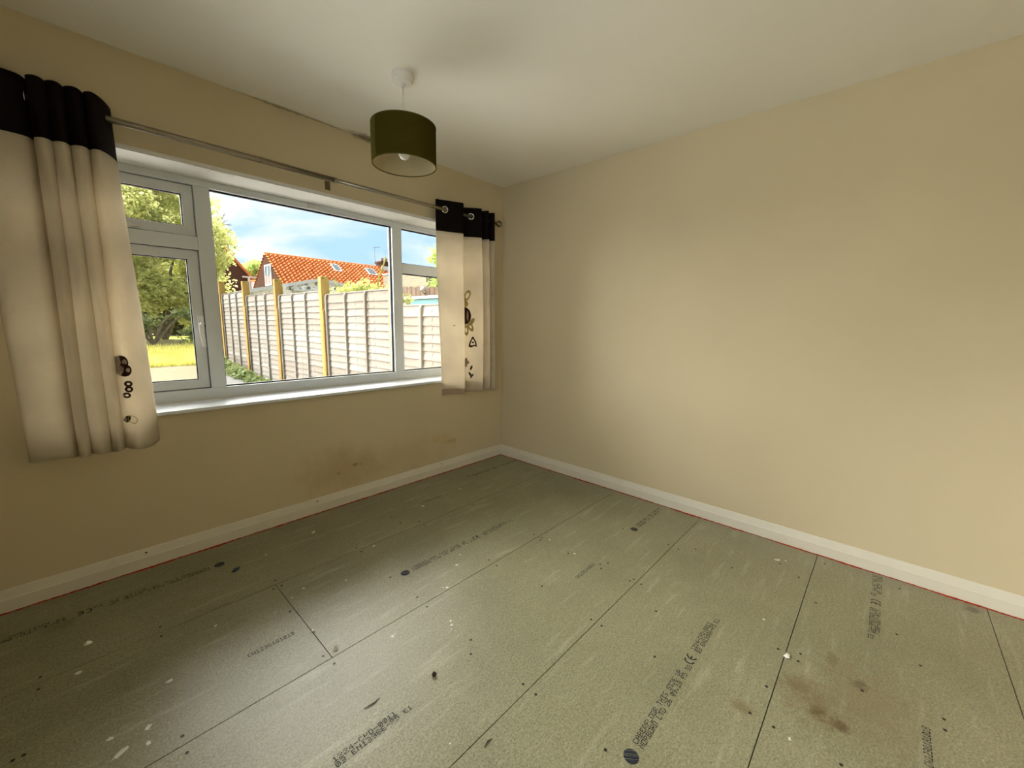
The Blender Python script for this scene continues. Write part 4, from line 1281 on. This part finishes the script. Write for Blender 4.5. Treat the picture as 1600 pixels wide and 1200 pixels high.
tree('garden_tree', 'feathery light green tree beyond the brown fence next to the corner curtain', 'tree', (9.4, 12.4, gz(12)),
     [(9.3, 12.5, 4.1, 0.95, 0.8, 0.6), (9.3, 12.4, 3.0, 1.0, 0.8, 0.6), (9.6, 12.4, 5.0, 0.7, 0.6, 0.5)], 3600, 0.17, 'leaf_far', [(9.2, 12.8, 4.3), (9.2, 12.8, 3.2), (9.5, 12.3, 5.2), (9.1, 12.7, 3.7)], 0.05, 52)
# weeds at the foot of the fence
mb = MB()
for i, (x, y, r, h) in enumerate([(-0.42, 8.75, 0.26, 0.32), (-0.38, 8.05, 0.22, 0.24), (-0.33, 7.45, 0.20, 0.20), (-0.31, 6.9, 0.18, 0.16), (-0.28, 6.38, 0.16, 0.13), (-0.26, 5.9, 0.15, 0.12)]):
    q = leaf_cloud([(x, y, gz(y) + h * 0.45, r, r * 1.5, h * 0.6)], 520, 0.075, 90 + i)
    mb.add([(a, b, max(c, gz(b) + 0.012)) for a, b, c in q.v], q.f)
g = obj('weeds', mb, 'leaf_weed', recalc=False)
tag(g, 'low grey green weeds growing along the foot of the fence', 'weeds'); g['kind'] = 'stuff'

# ------------------------------------------------------------------ neighbouring buildings
def pantiles(x0, x1, ridge, eave, rows, pitch_x=0.27):
    """ridge/eave: (y,z). S-shaped tiles in stepped courses, one mesh"""
    mb = MB()
    ry, rz = ridge; ey, ez = eave
    d = Vector((0, ey - ry, ez - rz)); nrm = Vector((0, -d.z, d.y)).normalized()
    if nrm.z < 0:
        nrm = -nrm
    nx = int((x1 - x0) / pitch_x * 6)
    for r in range(rows):
        t0, t1 = r / rows, (r + 1.10) / rows
        vs = []
        for i in range(nx + 1):
            x = x0 + (x1 - x0) * i / nx
            ph = 2 * PI * (x - x0) / pitch_x
            h = 0.055 * math.sin(ph) + 0.022 * math.sin(2 * ph)
            for t, off in ((t0, 0.0), (t1, 0.15)):
                p = Vector((x, ry, rz)) + d * t + nrm * (h + off)
                vs.append(p)
        fs = [(2 * i, 2 * i + 1, 2 * i + 3, 2 * i + 2) for i in range(nx)]
        mb.add(vs, fs)
        # course front edges
        vs2 = []
        for i in range(nx + 1):
            a = vs[2 * i + 1]
            vs2 += [a, a - nrm * 0.13]
        mb.add(vs2, fs)
    return mb

house = empty('neighbour_house', (10.7, 27, gz(27)))
tag(house, 'orange pantiled house with brick gable, rooflights and chimney beyond the fence', 'house')
HX0, HX1, RY, RZ = 6.24, 15.4, 26.94, 5.29
EY, EZ = 23.1, 2.49
BY, BZ = 30.78, 2.49
g0 = gz(27) - 0.2
obj('wall', MB().prism([(EY + 0.2, g0), (BY - 0.2, g0), (BY - 0.2, EZ + 0.1), (RY, RZ - 0.04), (EY + 0.2, EZ + 0.1)], 0, HX0 + 0.03, HX1), 'brick_red', house)
rf = obj('roof', pantiles(HX0, HX1, (RY, RZ), (EY, EZ), 17), 'pantile', house, recalc=False)
obj('roof', pantiles(HX0, HX1, (RY, RZ), (BY, BZ), 17), 'pantile', house, recalc=False)
for k in range(20):
    x = HX0 + k * 0.457
    obj('ridge_tile', MB().tube([(x, RY, RZ + 0.03), (x + 0.445, RY, RZ + 0.03)], 0.11, 10), 'pantile', house)
mb = MB()
for (ya, yb_, za, zb_) in ((25.90, 25.98, 3.34, 4.62), (27.02, 27.10, 3.34, 4.62), (25.98, 27.02, 4.54, 4.62), (25.98, 27.02, 3.34, 3.42), (26.46, 26.54, 3.42, 4.54)):
    mb.box(HX0 - 0.02, HX0 + 0.05, ya, yb_, za, zb_)
w = obj('gable_window', mb, 'white_paint', house)
for a, b in ((25.98, 26.46), (26.54, 27.02)):
    obj('pane', MB().box(HX0 + 0.0, HX0 + 0.04, a, b, 3.95, 4.54), 'dark_glass', w)
    obj('lower_panel', MB().box(HX0 + 0.0, HX0 + 0.04, a, b, 3.42, 3.95), 'dusty_red', w)
sl = math.atan2(RZ - EZ, RY - EY)
def rooflight(x0, x1, ya, yb):
    def z(y): return RZ - (RZ - EZ) / (RY - EY) * (RY - y)
    up = Vector((0, -math.sin(sl), math.cos(sl)))
    def slab(xa, xb, y0, y1, t0, t1):
        vs = []
        for t in (t0, t1):
            for (x, y) in ((xa, y0), (xb, y0), (xb, y1), (xa, y1)):
                vs.append(Vector((x, y, z(y))) + up * t)
        return MB().add(vs, [(0, 3, 2, 1), (4, 5, 6, 7), (0, 1, 5, 4), (1, 2, 6, 5), (2, 3, 7, 6), (3, 0, 4, 7)])
    s = obj('rooflight', slab(x0, x1, ya, yb, 0.0, 0.16), 'white_paint', house)
    obj('pane', slab(x0 + 0.09, x1 - 0.09, ya + 0.09, yb - 0.07, 0.15, 0.175), 'dark_glass', s)
rooflight(10.12, 10.68, 25.80, 26.54)
rooflight(12.65, 13.35, 25.80, 26.52)
ch = obj('chimney', MB().box(14.12, 15.05, RY - 0.45, RY + 0.45, RZ - 0.6, 5.72).box(14.05, 15.12, RY - 0.52, RY + 0.52, 5.62, 5.76), 'brick_red', house)
for cx in (14.40, 14.73):
    obj('chimney_pot', MB().lathe([(0.12, 5.74), (0.10, 5.78), (0.10, 5.95), (0.125, 5.97), (0.12, 6.03)], (cx, RY, 0), 14), 'terracotta', ch)
obj('lead_flashing', MB().box(14.05, 15.1, RY - 0.56, RY - 0.45, 5.05, 5.38), 'white_paint', ch)
obj('aerial', MB().tube([(13.95, RY, 5.5), (13.80, RY, 5.85), (13.78, RY, 6.78)], 0.022, 6).tube([(13.70, RY, 6.74), (14.30, RY, 6.86)], 0.022, 6).tube([(14.28, RY - .15, 6.85), (14.28, RY + .15, 6.85)], 0.02, 6), 'metal_grey', house)
obj('aerial', MB().tube([(14.95, RY, 5.7), (14.95, RY, 6.62)], 0.022, 6).tube([(14.90, RY, 6.58), (15.35, RY, 6.70)], 0.022, 6).tube([(14.70, RY, 6.2), (14.70, RY, 6.75)], 0.014, 6), 'metal_grey', house)

barn = empty('flint_outbuilding', (4.4, 14.4, gz(14)))
tag(barn, 'low pale flint outbuilding with white gable edges behind the fence', 'outbuilding')
gpoly = [(1.55, 0.0), (7.4, 0.0), (7.4, 2.30), (4.24, 2.78), (1.55, 2.14)]
obj('gable_wall', MB().prism(gpoly, 1, 14.0, 14.3), 'flint', barn)
obj('side_wall', MB().box(1.56, 1.86, 14.3, 14.85, 0.0, 2.14), 'flint', barn)
obj('roof', MB().add([(1.5, 13.95, 2.17), (4.24, 13.95, 2.82), (4.24, 14.9, 2.82), (1.5, 14.9, 2.17), (7.5, 13.95, 2.33), (7.5, 14.9, 2.33)] + [(1.5, 13.95, 2.13), (4.24, 13.95, 2.78), (4.24, 14.9, 2.78), (1.5, 14.9, 2.13), (7.5, 13.95, 2.29), (7.5, 14.9, 2.29)],
    [(0, 1, 2, 3), (1, 4, 5, 2), (6, 9, 8, 7), (7, 8, 11, 10), (0, 6, 7, 1), (1, 7, 10, 4), (3, 2, 8, 9), (2, 5, 11, 8), (0, 3, 9, 6), (4, 10, 11, 5)]), 'white_paint', barn)
obj('bargeboard', MB().prism([(1.5, 2.06), (4.24, 2.72), (4.24, 2.84), (1.5, 2.19)], 1, 13.92, 13.99), 'white_paint', barn)
obj('bargeboard', MB().prism([(4.24, 2.72), (7.5, 2.24), (7.5, 2.35), (4.24, 2.84)], 1, 13.92, 13.99), 'white_paint', barn)
obj('pilaster', MB().box(2.86, 3.12, 13.86, 13.99, 0.0, 2.42), 'flint', barn)
obj('ledge', MB().box(3.2, 4.9, 13.80, 13.99, 2.28, 2.36), 'white_paint', barn)
obj('lean_to', MB().prism([(3.15, 2.30), (4.3, 2.36), (3.6, 2.52)], 1, 13.90, 13.99), 'flint', barn)

far = empty('solar_roof_house', (6.8, 36.5, gz(36)))
tag(far, 'far orange roofed house with blue solar panels beside the big tree', 'house')
obj('wall', MB().prism([(4.0, gz(36) - 0.2), (7.75, gz(36) - 0.2), (7.75, 4.55), (5.9, 6.95), (4.0, 4.55)], 1, 36.0, 40.0), 'brick_red', far)
obj('roof', MB().prism([(3.7, 4.3), (3.9, 4.3), (5.9, 6.9), (7.9, 4.45), (8.1, 4.45), (5.9, 7.12)], 1, 35.8, 40.2), 'pantile', far)
obj('gutter', MB().box(7.2, 8.2, 35.6, 35.8, 4.50, 4.62), 'white_paint', far)
obj('downpipe', MB().tube([(7.62, 35.62, 4.5), (7.62, 35.62, 1.0)], 0.09, 8), 'white_paint', far)
obj('lower_roof', MB().add([(7.7, 36.0, 3.6), (9.0, 36.0, 3.6), (9.0, 37.2, 4.5), (7.7, 37.2, 4.5), (7.7, 36.0, 3.5), (9.0, 36.0, 3.5), (9.0, 37.2, 4.4), (7.7, 37.2, 4.4)], [(0, 1, 2, 3), (4, 7, 6, 5), (0, 4, 5, 1), (1, 5, 6, 2), (2, 6, 7, 3), (3, 7, 4, 0)]), 'pantile', far)
for k in range(2):
    xo = 7.68 + k * 0.42
    obj('solar_panel', MB().add([(xo, 35.95, 3.66), (xo + 0.38, 35.95, 3.66), (xo + 0.38, 36.7, 4.24), (xo, 36.7, 4.24), (xo, 36.0, 3.62), (xo + 0.38, 36.0, 3.62), (xo + 0.38, 36.75, 4.2), (xo, 36.75, 4.2)], [(0, 1, 2, 3), (4, 7, 6, 5), (0, 4, 5, 1), (1, 5, 6, 2), (2, 6, 7, 3), (3, 7, 4, 0)]), 'solar', far)
obj('lower_wall', MB().box(7.75, 9.0, 36.1, 39.0, gz(36) - 0.2, 3.5), 'brick_red', far)

# seen through the light next to the corner curtain
shed = empty('flat_roof_garage', (4.8, 4.0, gz(4)))
tag(shed, 'flat roofed garage with teal fascia board behind the low fence panel', 'garage')
obj('wall', MB().box(3.08, 6.4, 1.2, 6.0, gz(1) - 0.1, 1.58), 'brick_yellow', shed)
obj('fascia', MB().box(3.0, 3.06, 1.1, 6.0, 1.56, 1.735), 'teal', shed)
obj('roof_edge', MB().box(2.95, 6.5, 1.0, 6.25, 1.737, 1.80), 'white_paint', shed)
obj('pillar', MB().box(2.98, 3.4, 6.01, 6.24, gz(6) - 0.1, 1.735), 'brick_yellow', shed)

bf = empty('board_fence', (7.0, 11.2, gz(11)))
tag(bf, 'brown upright board fence behind the garage', 'fence')
bmesh_ = MB().box(-0.012, 0.012, -0.072, 0.072, 0.0, 1.0).mesh('fence_board'); fix_normals(bmesh_); bmesh_.materials.append(M['brown_board'])
for k in range(28):
    y = 8.9 + k * 0.155
    o = place('fence_board', bmesh_, (7.0 + (0.012 if k % 2 else 0), y, gz(y)), bf)
    o.scale = (1, 1, 2.42 + 0.02 * ((k * 7) % 3) + (y - 10) * 0.045 - gz(y) + 0.08)
obj('rail', MB().box(7.026, 7.07, 8.85, 13.2, 1.9, 2.0), 'brown_board', bf)
gl = empty('globe_lamp', (6.86, 10.96, 2.30))
tag(gl, 'white globe garden lamp on the brown board fence', 'lamp')
obj('globe', MB().sphere((6.86, 10.96, 2.47), 0.095, 16, 10), 'white_paint', gl, smooth=True)
obj('bracket', MB().tube([(6.992, 10.96, 2.30), (6.88, 10.96, 2.32), (6.86, 10.96, 2.38)], 0.02, 6), 'metal_grey', gl)
yb = empty('yellow_brick_house', (12.6, 20.5, gz(20)))
tag(yb, 'pale yellow brick building behind the brown board fence', 'building')
obj('wall', MB().box(12.0, 14.0, 17.9, 22.7, gz(20) - 0.2, 4.25), 'brick_yellow', yb)
obj('parapet', MB().box(11.95, 14.05, 17.85, 22.75, 4.25, 4.33), 'white_paint', yb)
